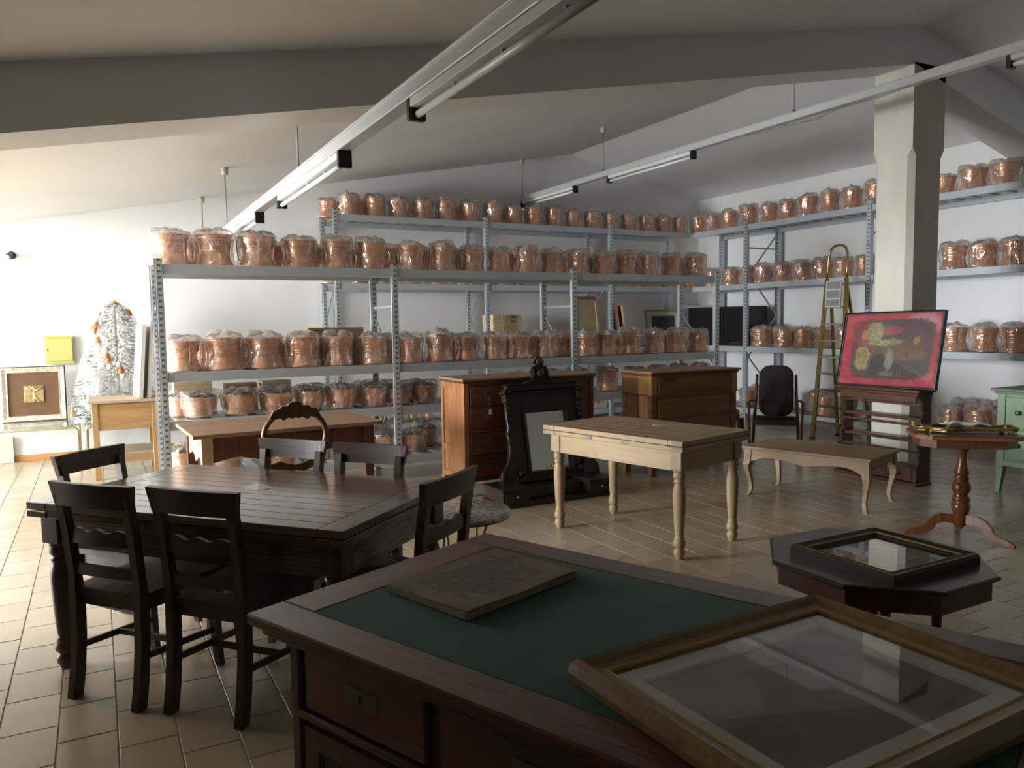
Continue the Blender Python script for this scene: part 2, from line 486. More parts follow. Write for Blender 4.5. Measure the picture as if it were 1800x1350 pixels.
M['ebony'] = wood('dark_walnut', (.016, .008, .006), (.036, .019, .013), .38, 'x', coat=.2)
M['ebony_z'] = wood('dark_walnut_z', (.016, .008, .006), (.036, .019, .013), .38, 'z', coat=.2)
M['oak_x'] = wood('oak_x', (.36, .20, .075), (.52, .32, .135), .5, 'x')
M['oak_z'] = wood('oak_z', (.36, .20, .075), (.52, .32, .135), .5, 'z')
M['oak_top'] = plain('dusty_oak_top', (.46, .36, .25), .7, var=.08)
M['redwood_x'] = wood('plate_rack_wood_x', (.060, .022, .012), (.125, .052, .027), .4, 'y', coat=.15)
M['redwood_z'] = wood('plate_rack_wood_z', (.050, .020, .012), (.10, .042, .024), .4, 'z', coat=.15)
M['cherry'] = wood('cherry_turned', (.15, .045, .018), (.27, .095, .038), .26, 'z', coat=.5)
M['cherry_x'] = wood('cherry_top', (.13, .045, .022), (.22, .09, .045), .3, 'x', coat=.4)
M['inlay'] = wood('banded_inlay', (.17, .06, .02), (.48, .23, .09), .3, 'z', 3.0)
M['octa'] = wood('octagon_mahogany', (.040, .016, .011), (.085, .037, .024), .32, 'x', coat=.3)
M['octa_z'] = wood('octagon_mahogany_z', (.075, .026, .014), (.14, .052, .027), .34, 'z', coat=.3)
M['walnut_chair'] = wood('balloon_chair_walnut', (.06, .025, .012), (.13, .06, .028), .3, 'z', coat=.3)
M['yellowseat'] = plain('ochre_velvet', (.34, .25, .035), .85, sc=60)
M['rock_wood'] = wood('rocker_beech', (.10, .042, .020), (.18, .085, .042), .4, 'z', coat=.15)
M['upholstery'] = plain('brown_upholstery', (.030, .017, .013), .75, sc=80, bump=.1)
M['greenpaint'] = plain('sage_green_paint', (.225, .33, .20), .5, var=.10, sc=8)
M['greenpaint_top'] = plain('worn_green_top', (.17, .20, .15), .5, var=.15, sc=8)
M['pewter'] = plain('pewter', (.22, .22, .20), .35, .8)
M['goldalu'] = plain('gold_anodised', (.42, .31, .12), .25, .9, .04)
M['stepgrey'] = plain('ribbed_grey_step', (.26, .26, .25), .5, .4, .1)
t = NT('arabescato_marble')
v = t.coords(rnd=1.0); vo = t.n('ShaderNodeTexVoronoi'); vo.feature = 'DISTANCE_TO_EDGE'; vo.inputs['Scale'].default_value = 28
di = t.n('ShaderNodeTexNoise'); di.inputs['Scale'].default_value = 14; di.inputs['Detail'].default_value = 4; t.l(v, di.inputs['Vector'])
vv = t.mix(.10, v, di.outputs['Color'], 'ADD'); t.l(vv, vo.inputs['Vector'])
ve = t.ramp(vo.outputs['Distance'], [(.01, (.22, .21, .21)), (.09, (.72, .70, .66)), (.3, (.86, .84, .79))])
ve = t.mix(t.ramp(t.noise(v, 30, 3), [(.55, (0, 0, 0)), (.7, (.4, .4, .4))]), ve, (.38, .36, .36))
t.set(base=ve, rough=.2); M['marble'] = t.m
t = NT('mirror_silver'); t.set(base=(.82, .84, .82), rough=.02, metal=1.0); t.bump(t.noise(t.coords(), 3, 2), .02, .002); M['mirror'] = t.m
M['gold_x'] = wood('gold_frame', (.17, .10, .035), (.33, .21, .085), .32, 'x', coat=.2)
M['gilt_line'] = plain('gilt_line', (.42, .29, .12), .35, .5)
M['frame_dark'] = plain('dark_frame', (.035, .02, .014), .35)
M['gilt'] = plain('antique_gilt', (.40, .29, .10), .42, .65, .45, 70, bump=.5)
M['velvet'] = plain('dark_red_velvet', (.03, .008, .008), .9)
M['ivory'] = plain('ivory_white', (.72, .69, .60), .45, var=.04)
M['silverleaf'] = plain('veined_silver_leaf', (.58, .53, .42), .45, .25, .35, 26)
M['brownmat'] = plain('brown_velvet_mat', (.14, .075, .04), .9, var=.1)
M['goldrelief'] = plain('gold_relief', (.62, .45, .22), .35, .7, .3, 30)
M['blackframe'] = plain('black_frame', (.014, .010, .010), .35)
M['needle'] = plain('blue_green_needles', (.06, .135, .115), .7, var=.4, sc=20)
M['orange'] = plain('copper_orange_bauble', (.55, .22, .07), .35, .5)
M['whitebauble'] = plain('white_bauble', (.70, .68, .62), .4)
M['chrome'] = plain('pale_gilt_tube', (.62, .58, .42), .25, .7)
M['tableglass'] = pane('table_glass', (.93, .97, .95))
M['camblack'] = M['blackplastic']

# ================================================================== STRUCTURE
def inside(p, poly):
    c = False; n = len(poly); x, y = p
    for i in range(n):
        x1, y1 = poly[i]; x2, y2 = poly[(i+1) % n]
        if (y1 > y) != (y2 > y) and x < (x2-x1)*(y-y1)/(y2-y1)+x1: c = not c
    return c
def project(p):
    q = Vector(p)-Vector((0, 0, CAM_H)); z = q.dot(fw)
    if z < .1: return None
    return (900+F_PX*q.dot(r2)/z, 675-F_PX*q.dot(u2)/z)

floor = struct(MB().box(WX0-.2, WY0-.2, -.15, WX1+.2, WY1+.2, -.005).build('floor', M['grout']))
TW, TL, GAP = .2, .303, .0045
hide = [(.78, [(.31, 2.05), (1.19, 2.43), (2.0, .45), (1.1, .1)]), (.77, [(-.31, 3.96), (.75, 2.74), (1.48, 3.36), (.42, 4.57)]),
        (.70, [(2.05, 1.9), (2.05, 1.64), (2.27, 1.41), (2.54, 1.41), (2.75, 1.6), (2.75, 1.9), (2.54, 2.11), (2.24, 2.11)])]
cells = []
for i in range(int(WX0/TW)-1, int(WX1/TW)+1):
    off = .03+(.1515 if i % 2 else 0.0)
    for j in range(int(WY0/TL)-2, int(WY1/TL)+1):
        x0, x1 = i*TW+GAP/2, (i+1)*TW-GAP/2
        y0, y1 = off+j*TL+GAP/2, off+(j+1)*TL-GAP/2
        x0 = max(x0, WX0); x1 = min(x1, WX1); y0 = max(y0, WY0); y1 = min(y1, WY1)
        if x1-x0 < .02 or y1-y0 < .02: continue
        c = ((x0+x1)/2, (y0+y1)/2); area = 0.0
        pr = [project((x, y, 0)) for x, y in ((x0, y0), (x1, y0), (x1, y1), (x0, y1))]
        if all(pr) and any(-5 < p[0] < 1805 and p[1] < 1355 for p in pr):
            area = abs(sum(pr[k][0]*pr[(k+1) % 4][1]-pr[(k+1) % 4][0]*pr[k][1] for k in range(4)))/2
            for h, poly in hide:
                s = (CAM_H-h)/CAM_H
                if inside((c[0]*s, c[1]*s), poly): area = 0.0
        full = abs((x1-x0)-(TW-GAP)) < 1e-6 and abs((y1-y0)-(TL-GAP)) < 1e-6
        cells.append((area if full else 0.0, x0, y0, x1, y1))
cells.sort(key=lambda c: -c[0])
tile_me = MB().box(-(TW-GAP)/2, -(TL-GAP)/2, -.008, (TW-GAP)/2, (TL-GAP)/2, 0, .0018).mesh('tile', M['tile'])
for (a, x0, y0, x1, y1) in cells[:300]:
    o = link('tile', tile_me, floor)
    o.location = ((x0+x1)/2, (y0+y1)/2, random.uniform(-.0006, 0))
    o.rotation_euler = (random.uniform(-.0015, .0015), random.uniform(-.0012, .0012), 0)
rest = MB()
for (a, x0, y0, x1, y1) in cells[300:]:
    b = .0018
    rest.add([(x0, y0, -.006), (x1, y0, -.006), (x1, y1, -.006), (x0, y1, -.006), (x0+b, y0+b, 0), (x1-b, y0+b, 0), (x1-b, y1-b, 0), (x0+b, y1-b, 0)],
             [(4, 5, 6, 7), (0, 1, 5, 4), (1, 2, 6, 5), (2, 3, 7, 6), (3, 0, 4, 7)])
o = rest.build('remaining_tiles', M['tile'], floor); o['kind'] = 'stuff'

gable = [(WX0-.2, -.15), (WX1+.2, -.15), (WX1+.2, ceil_z(WX1)+.3), (RIDGE_X, RIDGE_Z+.35), (VALLEY_X, ceil_z(VALLEY_X)+.3), (WX0-.2, ceil_z(WX0)+.3)]
struct(MB().prism(gable, WY1, WY1+.2, 'y').build('wall_back', M['wall']))
struct(MB().prism(gable, WY0-.2, WY0, 'y').build('wall_front', M['wall']))
struct(MB().box(WX1, WY0, -.15, WX1+.2, WY1, ceil_z(WX1)+.02).build('wall_right', M['wall']))
lw = MB(); ztop = ceil_z(WX0)+.02
ops = sorted(OPENINGS+SIDE_OPENINGS); yy = WY0
for (y0, y1, z0, z1) in ops:
    lw.box(WX0-.2, yy, -.15, WX0, y0, ztop)
    lw.box(WX0-.2, y0, -.15, WX0, y1, z0); lw.box(WX0-.2, y0, z1, WX0, y1, ztop); yy = y1
lw.box(WX0-.2, yy, -.15, WX0, WY1, ztop)
struct(lw.build('wall_left', M['wall']))
# unseen wall added left of view to keep window light off the near half
struct(MB().box(-1.85, WY0, -.15, -1.70, 4.64, ceil_z(-1.7)+.05).build('wall_light_block', M['shade_wall']))
for k, (y0, y1, z0, z1) in enumerate(ops):
    w = MB(); xa, xb = WX0-.13, WX0-.07
    for (a0, a1, b0, b1) in ((y0, y0+.06, z0, z1), (y1-.06, y1, z0, z1), (y0+.06, y1-.06, z0, z0+.06), (y0+.06, y1-.06, z1-.06, z1), ((y0+y1)/2-.03, (y0+y1)/2+.03, z0+.06, z1-.06)):
        w.box(xa, a0, b0, xb, a1, b1, .004)
    fo = struct(w.build('window_%d' % (k+1), M['windowframe']))
    for s in (0, 1):
        ya = y0+.06 if s == 0 else (y0+y1)/2+.03; yb = (y0+y1)/2-.03 if s == 0 else y1-.06
        MB().box(WX0-.103, ya, z0+.06, WX0-.097, yb, z1-.06).build('pane', M['pane'], fo)
th = .22
cp = [(RIDGE_X, RIDGE_Z), (WX1+.2, ceil_z(WX1+.2)), (WX1+.2, ceil_z(WX1+.2)+th), (RIDGE_X, RIDGE_Z+th), (VALLEY_X, ceil_z(VALLEY_X)+th), (WX0-.2, ceil_z(WX0-.2)+th), (WX0-.2, ceil_z(WX0-.2)), (VALLEY_X, ceil_z(VALLEY_X))]
struct(MB().prism(cp, WY0-.2, WY1+.2, 'y').build('ceiling', M['ceil']))
BX, BZ = 6.74, 3.84
bl = lambda x: BZ-.189*(BX-max(x, VALLEY_X))+.189*max(0, VALLEY_X-x) if x < BX else BZ-.262*(x-BX)
bp = [(WX0, bl(WX0)), (VALLEY_X, bl(VALLEY_X)), (BX, BZ), (WX1, bl(WX1)), (WX1, ceil_z(WX1)+.03), (RIDGE_X, RIDGE_Z+.03), (VALLEY_X, ceil_z(VALLEY_X)+.03), (WX0, ceil_z(WX0)+.03)]
struct(MB().prism(bp, 4.64, 5.045, 'y').build('roof_beam', M['ceil']))
c = .05; X0, X1, Y0, Y1 = 6.72, 7.185, 4.64, 5.045
oc = [(X0+c, Y0), (X1-c, Y0), (X1, Y0+c), (X1, Y1-c), (X1-c, Y1), (X0+c, Y1), (X0, Y1-c), (X0, Y0+c)]
cm = MB().prism(oc, 0, 3.02, 'z')
vs = [(x, y, 3.02) for x, y in oc]
sq = [(X0, Y0), (X1, Y0), (X1, Y0), (X1, Y1), (X1, Y1), (X0, Y1), (X0, Y1), (X0, Y0)]
vs += [(x, y, 3.10) for x, y in sq]
cm.add(vs, [(i, (i+1) % 8, 8+(i+1) % 8, 8+i) for i in range(8)])
cm.box(X0, Y0, 3.10, X1, Y1, 3.86)
struct(cm.build('column', M['column']))
struct(MB().box(-.9, WY1-.014, 0, 2.7, WY1, .075, .003).build('baseboard_back', M['baseboard']))

# ================================================================== RACKS
def make_rack(name, label, loc, rz, posts, depth, height, levels, ends=None, skip_front=(), x_ext=None):
    t = thing(name, label, 'shelving', loc, rz)
    pm = MB().box(-.029, -.03, 0, .029, .03, height, .004)
    pm.box(-.038, -.03, 0, -.029, -.022, height); pm.box(-.04, -.036, 0, .04, .036, .012, .002)
    pm = pm.mesh('post', M['post'])
    for i, x in enumerate(posts):
        for y in (.0, depth):
            if y == 0 and i in skip_front: continue
            o = link('post', pm, t); o.location = (x, y, 0)
        b = MB()
        if i not in skip_front:
            zs = [.35+k*.62 for k in range(int((height-.4)/.62)+1)]
            for k in range(len(zs)-1):
                a, c_ = (.04, depth-.04) if k % 2 else (depth-.04, .04)
                b.bar((x+.012, a, zs[k]), (x+.012, c_, zs[k+1]), .008, .022)
            b.box(x-.008, .03, height-.42, x+.008, depth-.03, height-.395)
            b.box(x-.008, .03, .2, x+.008, depth-.03, .225)
            b.build('brace', M['slat'], t)
    bays = list(zip(posts[:-1], posts[1:]))
    bm = {}; sm = None
    for (xa, xb) in bays:
        xs, xe = xa+.032, xb-.032
        if x_ext and xa == posts[0]: xs = x_ext
        L = round(xe-xs, 3)
        if L not in bm: bm[L] = MB().box(0, -.02, -.082, L, .02, 0, .004).mesh('beam', M['steel'])
        for z in levels:
            for y in (0.0, depth):
                o = link('beam', bm[L], t); o.location = (xs, y, z)
            n = max(2, int(round(L/.205)))
            if sm is None: sm = MB().box(-.05, .021, -.022, .05, depth-.021, -.001, .003).mesh('slat', M['slat'])
            for k in range(n):
                o = link('slat', sm, t); o.location = (xs+(k+.5)*L/n, 0, z-.002)
    return t
FR_Y, FR_D = 7.2, .66
FR_P = [.492, 2.579, 4.650, 6.723]
FR_L = [2.065, 1.141, .723, .229]
make_rack('storage_rack', 'long freestanding grey steel rack filled with bagged copper pots', (0, FR_Y, 0), 0, FR_P, FR_D, 2.11, FR_L)
BR_Y, BR_D = 9.8, .64
BR_L = [2.945, 2.070, 1.127, .195]
make_rack('storage_rack', 'tall grey steel rack standing along the back wall', (0, BR_Y, 0), 0, [2.742, 4.881, 7.005, 8.62], BR_D, 3.01, BR_L, skip_front=(3,))
RR_X, RR_D = 8.65, .66
make_rack('storage_rack', 'tall grey steel rack standing along the right wall', (RR_X, 10.44, 0), -PI/2, [.60, 1.82, 3.92, 6.02, 8.12], RR_D, 3.01, BR_L, skip_front=(0,), x_ext=.645)

# ================================================================== POTS
def vessel_profile(h=.285, k=1.0):
    P = [(.165, 0), (.168, .006), (.166, .014), (.160, .03), (.150, .055), (.139, .085), (.131, .112), (.128, .124), (.133, .128), (.133, .134), (.128, .138), (.129, .145)]
    z = .150
    for i in range(4):
        r = .130+.028*(z-.15)/.12
        P += [(r, z), (r+.0035, z+.006), (r+.0035, z+.010), (r, z+.016)]
        z += .028 if i != 1 else .046
    P += [(.157, .268), (.165, .276), (.167, .281), (.165, .285), (.158, .285), (.154, .276), (.140, .22), (.124, .14), (.128, .10), (.150, .04), (.12, .012), (0, .010)]
    return [(r*k, z*h/.285) for r, z in P]
def ring_path(r, z, n=28):
    return [(r*math.cos(2*PI*i/n), r*math.sin(2*PI*i/n), z) for i in range(n)]
VES = [MB().lathe(vessel_profile(), 30).mesh('vessel', M['copper']) for _ in range(1)]
def relief(kind):
    m = MB()
    def P(a, z): r = .130+.028*(z-.15)/.12+.003; return (r*math.cos(a), r*math.sin(a), z)
    n = 7
    for i in range(n):
        a0 = 2*PI*i/n; w = 2*PI/n
        if kind == 0:      # interlaced arches
            m.tube([P(a0+w*s/8, .180+.036*math.sin(PI*s/8)) for s in range(9)], .0035, 5)
            m.tube([P(a0+w*s/8, .218-.036*math.sin(PI*s/8)) for s in range(9)], .0035, 5)
        elif kind == 1:    # square key
            pts = [(0, .176), (.86, .176), (.86, .222), (.2, .222), (.2, .19), (.62, .19), (.62, .207), (.42, .207)]
            for (u0, z0), (u1, z1) in zip(pts[:-1], pts[1:]):
                m.tube([P(a0+w*(u0+(u1-u0)*s/3), z0+(z1-z0)*s/3) for s in range(4)], .0035, 4)
        else:              # rosettes
            for rr in (.006, .017):
                m.tube([P(a0+rr/.145*math.cos(2*PI*s/10), .198+rr*math.sin(2*PI*s/10)) for s in range(10)], .003, 4, True)
    return m.mesh('relief_band', M['copper'])
REL = [relief(k) for k in range(3)]
hm = MB()
hm.tube([(-.160, 0, .262), (-.176, 0, .24), (-.178, 0, .18), (-.170, 0, .11), (-.158, 0, .06), (-.150, 0, .052)], [.004, .005, .005, .005, .004, .004], 6)
HAN = hm.mesh('handle', M['copperdark'])
def bag_mesh(seed, tall=True, name='plastic_bag'):
    rnd = random.Random(seed); n = 44
    if tall:
        rings = [(.158, .002), (.176, .004), (.179, .02), (.172, .05), (.161, .09), (.156, .13), (.160, .17), (.168, .215), (.175, .255), (.176, .285), (.162, .305), (.125, .318), (.07, .327), (.025, .335)]
    else:
        rings = [(.120, .002), (.140, .004), (.146, .02), (.154, .06), (.163, .10), (.172, .14), (.180, .175), (.184, .20), (.172, .215), (.140, .222), (.09, .226), (.03, .236)]
    ph = [rnd.uniform(0, 2*PI) for _ in range(8)]; tw = rnd.uniform(-5, 5)
    vs = []; zt = rings[-1][1]
    for (r, z) in rings:
        f = z/zt
        for i in range(n):
            a = 2*PI*i/n
            w = .004+.007*math.sin(3*a+ph[0]+tw*f)+.006*math.sin(7*a+ph[1]-2*tw*f)+.004*math.sin(13*a+ph[2]+3*tw*f)+.005*rnd.uniform(-1, 1)
            amp = min(1.0, z/.03) if f < .5 else 1.0
            side = .012*max(0, math.cos(a-ph[3]))**4*math.sin(PI*min(1, f*1.2))
            rr = max(.004, r+w*amp*(1 if r > .06 else .4)+side)
            dz = 0.0
            if f > .86: dz = (.018*math.sin(2*a+ph[4])+.013*math.sin(5*a+ph[5])+.010*rnd.uniform(-1, 1))*(1 if r > .05 else .5)
            vs.append((rr*math.cos(a), rr*math.sin(a), max(.0015, z+dz)))
    fs = [(j*n+i, j*n+(i+1) % n, (j+1)*n+(i+1) % n, (j+1)*n+i) for j in range(len(rings)-1) for i in range(n)]
    fs.append(tuple((len(rings)-1)*n+i for i in range(n)))
    # loose gathered corner of the bag
    m = MB(); m.add(vs, fs, True)
    a = ph[6]; px, py = math.cos(a), math.sin(a); k = []
    for s in range(6):
        u = s/5; r = .18+.022*math.sin(PI*u); z = zt*(.12+.72*u)
        k += [(px*r-py*.004, py*r+px*.004, z), (px*(r+.014+.008*rnd.random())-py*.012*rnd.uniform(-1, 1), py*(r+.014)+px*.012*rnd.uniform(-1, 1), z)]
    m.add(k, [(2*s, 2*s+1, 2*s+3, 2*s+2) for s in range(5)], True)
    return m.mesh(name, M['film'])
BAG = [bag_mesh(100+s) for s in range(7)]
BAGLOW = [bag_mesh(200+s, False) for s in range(5)]
BAGGREY = []
for s in range(3):
    b = bag_mesh(300+s); b.materials.clear(); b.materials.append(M['filmgrey']); BAGGREY.append(b)
# low cauldrons: tapering copper wall, dark iron-rimmed mouth
cm_ = MB().lathe([(.128, 0), (.134, .006), (.137, .03), (.143, .07), (.1455, .074), (.1455, .08), (.145, .084), (.152, .13), (.160, .172), (.166, .178), (.166, .184), (.160, .186), (.155, .178), (.140, .06), (.12, .02), (0, .018)], 30)
CAUL = cm_.mesh('vessel', M['copper'])
bm_ = MB().lathe([(.157, .181), (.165, .186), (.160, .190), (.10, .196), (0, .199)], 26)
LID = bm_.mesh('dark_lid', M['iron'])
bm_ = MB().tube([(.168*math.cos(PI*s/14), .12*math.sin(PI*s/14)*1.0, .186+.020*math.sin(PI*s/14)) for s in range(15)], .005, 6)
BAIL = bm_.mesh('bail_handle', M['iron'])
def pot(kind, label, group, loc, sr, sz, rz, bag=True):
    t = thing('wrapped_pot' if kind != 'caul' else 'wrapped_cauldron', label, 'copper pot', loc, rz, group)
    t.scale = (sr, sr, sz)
    if kind == 'caul':
        link('vessel', CAUL, t); link('dark_lid', LID, t); link('bail_handle', BAIL, t)
        link('plastic_bag', random.choice(BAGLOW), t)
    else:
        link('vessel', VES[0], t)
        k = random.randrange(5)
        if k < 3: link('relief_band', REL[k], t)
        link('handle', HAN, t)
        link('handle', HAN, t).rotation_euler = (0, 0, PI)
        link('plastic_bag', random.choice(BAGGREY if kind == 'grey' else BAG), t)
    return t
def row_y(pxs, Y, z, ybase, where, kind='pot', group=None, hs=1.0, wscale=1.0, frm=1):
    """pots on a shelf parallel to the back wall; pxs = (left edge, right edge) read off the photograph"""
    for i, (a, b) in enumerate(pxs):
        p = on_y((a+b)/2, ybase, Y); d = (p-Vector((0, 0, CAM_H))).dot(fw)
        w = (b-a)*d/F_PX*wscale
        sr = max(.72, min(1.12, w/.385)) if kind != 'caul' else max(.8, min(1.08, w/.39))
        sz = hs*random.uniform(.95, 1.06)*(.55+.45*sr)
        pot(kind, where.format(ORD[i+frm]), group, (p.x, Y+random.uniform(-.012, .012), z), sr, sz, random.uniform(0, 2*PI))
def row_x(pxs, X, z, ybase, where, kind='pot', group=None, hs=1.0, wscale=1.0, frm=1):
    for i, (a, b) in enumerate(pxs):
        p = on_x((a+b)/2, ybase, X); d = (p-Vector((0, 0, CAM_H))).dot(fw)
        w = (b-a)*d/F_PX*wscale
        sr = max(.70, min(1.12, w/.385)); sz = hs*random.uniform(.95, 1.06)*(.55+.45*sr)
        pot(kind, where.format(ORD[i+frm]), group, (X+random.uniform(-.012, .012), p.y, z), sr, sz, random.uniform(0, 2*PI))
def mids(pxs, pick):
    return [((pxs[i][0]+pxs[i][1])/2+4, (pxs[i+1][0]+pxs[i+1][1])/2+2) for i in pick]
r1 = [(262, 340), (341, 415), (416, 488), (493, 560), (562, 622), (622, 682), (694, 748), (751, 803), (804, 855), (854, 899), (899, 949), (948, 990), (992, 1038), (1039, 1082), (1083, 1118), (1118, 1160), (1161, 1199), (1200, 1243)]
row_y(r1, FR_Y+.222, 2.065, 475, 'bagged copper pot, {} from the left in front row, top shelf of freestanding rack', 'pot', 'pots on the freestanding rack top shelf', .96)
row_y(mids(r1, (0, 2, 3, 4, 5, 6, 7, 9, 11, 12, 14, 16)), FR_Y+.495, 2.065, 475, 'bagged copper pot, {} from the left in rear row, top shelf of freestanding rack', 'pot', 'pots on the freestanding rack top shelf', .9, .8)
r2_ = [(290, 357), (358, 430), (429, 499), (500, 565), (567, 625), (626, 685), (703, 741), (743, 800), (798, 845), (845, 893), (893, 937), (937, 975), (1014, 1044), (1045, 1085), (1086, 1129), (1130, 1168), (1169, 1210), (1210, 1243)]
row_y(r2_, FR_Y+.222, 1.141, 640, 'bagged copper pot, {} from the left in front row, second shelf of freestanding rack', 'pot', 'pots on the freestanding rack second shelf')
row_y(mids(r2_, (0, 1, 2, 5, 7, 9, 10, 11, 13, 15, 16)), FR_Y+.495, 1.141, 625, 'bagged copper pot, {} from the left in rear row, second shelf of freestanding rack', 'pot', 'pots on the freestanding rack second shelf', .9, .82)
r3 = [(318, 386), (388, 456), (454, 520), (518, 573), (572, 631), (632, 681), (678, 722), (722, 770)]
row_y(r3, FR_Y+.225, .723, 725, 'bagged copper cauldron, {} from the left in front row, third shelf of freestanding rack', 'caul', 'cauldrons on the freestanding rack third shelf', 1.05)
row_y([(302, 338)], FR_Y+.40, .723, 715, 'bagged copper cauldron tucked behind the steel post at left end of third shelf', 'caul', 'cauldrons on the freestanding rack third shelf', 1.0, .9)
row_y([(520, 565), (565, 618), (615, 662), (660, 700), (700, 750)], FR_Y+.52, .723, 705, 'bagged copper cauldron, {} from the left in rear row, third shelf of freestanding rack', 'caul', 'cauldrons on the freestanding rack third shelf', 1.0, .9)
row_y([(1044, 1088), (1098, 1134), (1136, 1174), (1175, 1212), (1213, 1250)], FR_Y+.222, .723, 680, 'large bagged copper pot, {} from the left on third shelf behind the two chests', 'pot', 'pots behind the chests', .92, 1.0)
row_y([(890, 935), (938, 985), (990, 1036)], FR_Y+.22, .723, 690, 'bagged copper pot, {} from the left on third shelf behind the many-drawer cabinet', 'pot', 'pots behind the chests', .92)
row_y([(300, 352), (365, 430), (470, 522), (525, 590), (595, 650), (652, 700), (703, 752)], FR_Y+.222, .229, 800, 'bagged copper cauldron, {} from the left on lowest shelf of freestanding rack', 'caul', 'cauldrons on the freestanding rack lowest shelf', 1.1)
row_y([(640, 690), (725, 770)], FR_Y+.50, .229, 790, 'bagged copper cauldron, {} in the rear row on lowest shelf of freestanding rack', 'caul', 'cauldrons on the freestanding rack lowest shelf', 1.15, 1.0)
b1 = [(594, 634), (640, 678), (681, 720), (723, 762), (764, 803), (807, 845), (848, 884), (884, 918), (920, 955), (956, 991), (992, 1024), (1025, 1056), (1058, 1089), (1090, 1119), (1121, 1149), (1151, 1179), (1180, 1209)]
row_y(b1, BR_Y+.222, 2.945, 385, 'bagged copper pot, {} from the left in front row, top shelf of back wall rack', 'pot', 'pots on the back wall rack top shelf', 1.04)
row_y([(560, 592), (625, 652), (592, 622), (720, 745), (800, 824), (880, 902)], BR_Y+.48, 2.945, 385, 'bagged copper pot, {} in the rear row on top shelf of back wall rack', 'pot', 'pots on the back wall rack top shelf', .9, .85)
row_y([(560, 602), (610, 650), (655, 695), (700, 740), (748, 788), (795, 835), (870, 908), (912, 950), (1085, 1118), (1125, 1157), (1160, 1192), (1193, 1222)], BR_Y+.222, 2.070, 505, 'bagged copper pot, {} from the left on second shelf of back wall rack', 'pot', 'pots on the back wall rack second shelf', .85)
c1 = [(1212, 1242), (1242, 1265), (1266, 1297), (1298, 1335), (1336, 1367), (1368, 1399), (1400, 1440), (1440, 1478), (1479, 1517), (1517, 1560)]
row_x(c1, RR_X+.222, 2.945, 385, 'bagged copper pot, {} from the corner on top shelf of right wall rack', 'pot', 'pots on the right wall rack top shelf', 1.05)
row_x([(1640, 1683), (1684, 1739), (1740, 1797)], RR_X+.222, 2.945, 330, 'bagged copper pot, {} right of the column on top shelf of right wall rack', 'pot', 'pots on the right wall rack top shelf', .87)
c2 = [(1238, 1266), (1268, 1302), (1303, 1326), (1324, 1357), (1358, 1392), (1393, 1427), (1428, 1462), (1464, 1499), (1500, 1536)]
row_x(c2, RR_X+.222, 2.070, 490, 'bagged copper pot, {} from the corner on second shelf of right wall rack', 'pot', 'pots on the right wall rack second shelf', .98)
row_x([(1650, 1702), (1703, 1755), (1756, 1808)], RR_X+.222, 2.070, 470, 'bagged copper pot, {} right of the column on second shelf of right wall rack', 'pot', 'pots on the right wall rack second shelf')
row_x([(1319, 1359), (1360, 1394), (1395, 1430), (1431, 1466), (1467, 1503)], RR_X+.222, 1.127, 612, 'bagged copper pot, {} from the left on third shelf of right wall rack', 'pot', 'pots on the right wall rack third shelf')
row_x([(1345, 1372), (1378, 1412), (1415, 1445)], RR_X+.50, 1.127, 606, 'bagged copper pot, {} in the rear row on third shelf of right wall rack', 'pot', 'pots on the right wall rack third shelf', .95, .9)
row_x([(1651, 1704), (1706, 1756), (1757, 1812)], RR_X+.222, 1.127, 618, 'bagged copper pot, {} right of the painting on third shelf of right wall rack', 'pot', 'pots on the right wall rack third shelf')
row_x([(1298, 1328), (1330, 1357), (1358, 1392), (1432, 1466), (1470, 1510), (1512, 1552)], RR_X+.222, .195, 725, 'bagged copper pot, {} from the left on lowest shelf of right wall rack', 'pot', 'pots on the right wall rack lowest shelf')
row_x([(1318, 1346), (1348, 1378), (1420, 1455)], RR_X+.50, .195, 705, 'dusty grey bagged pot, {} in the rear row on lowest shelf of right wall rack', 'grey', 'dusty pots on the right wall rack lowest shelf', 1.05)
row_x([(1648, 1694), (1696, 1744), (1746, 1798)], RR_X+.222, .195, 740, 'bagged copper pot, {} right of the plate rack on lowest shelf of right wall rack', 'pot', 'pots on the right wall rack lowest shelf')
row_x([(1672, 1716), (1722, 1766)], RR_X+.50, .195, 720, 'dusty grey bagged pot, {} behind others, lowest shelf right of the plate rack', 'grey', 'dusty pots on the right wall rack lowest shelf', 1.1)

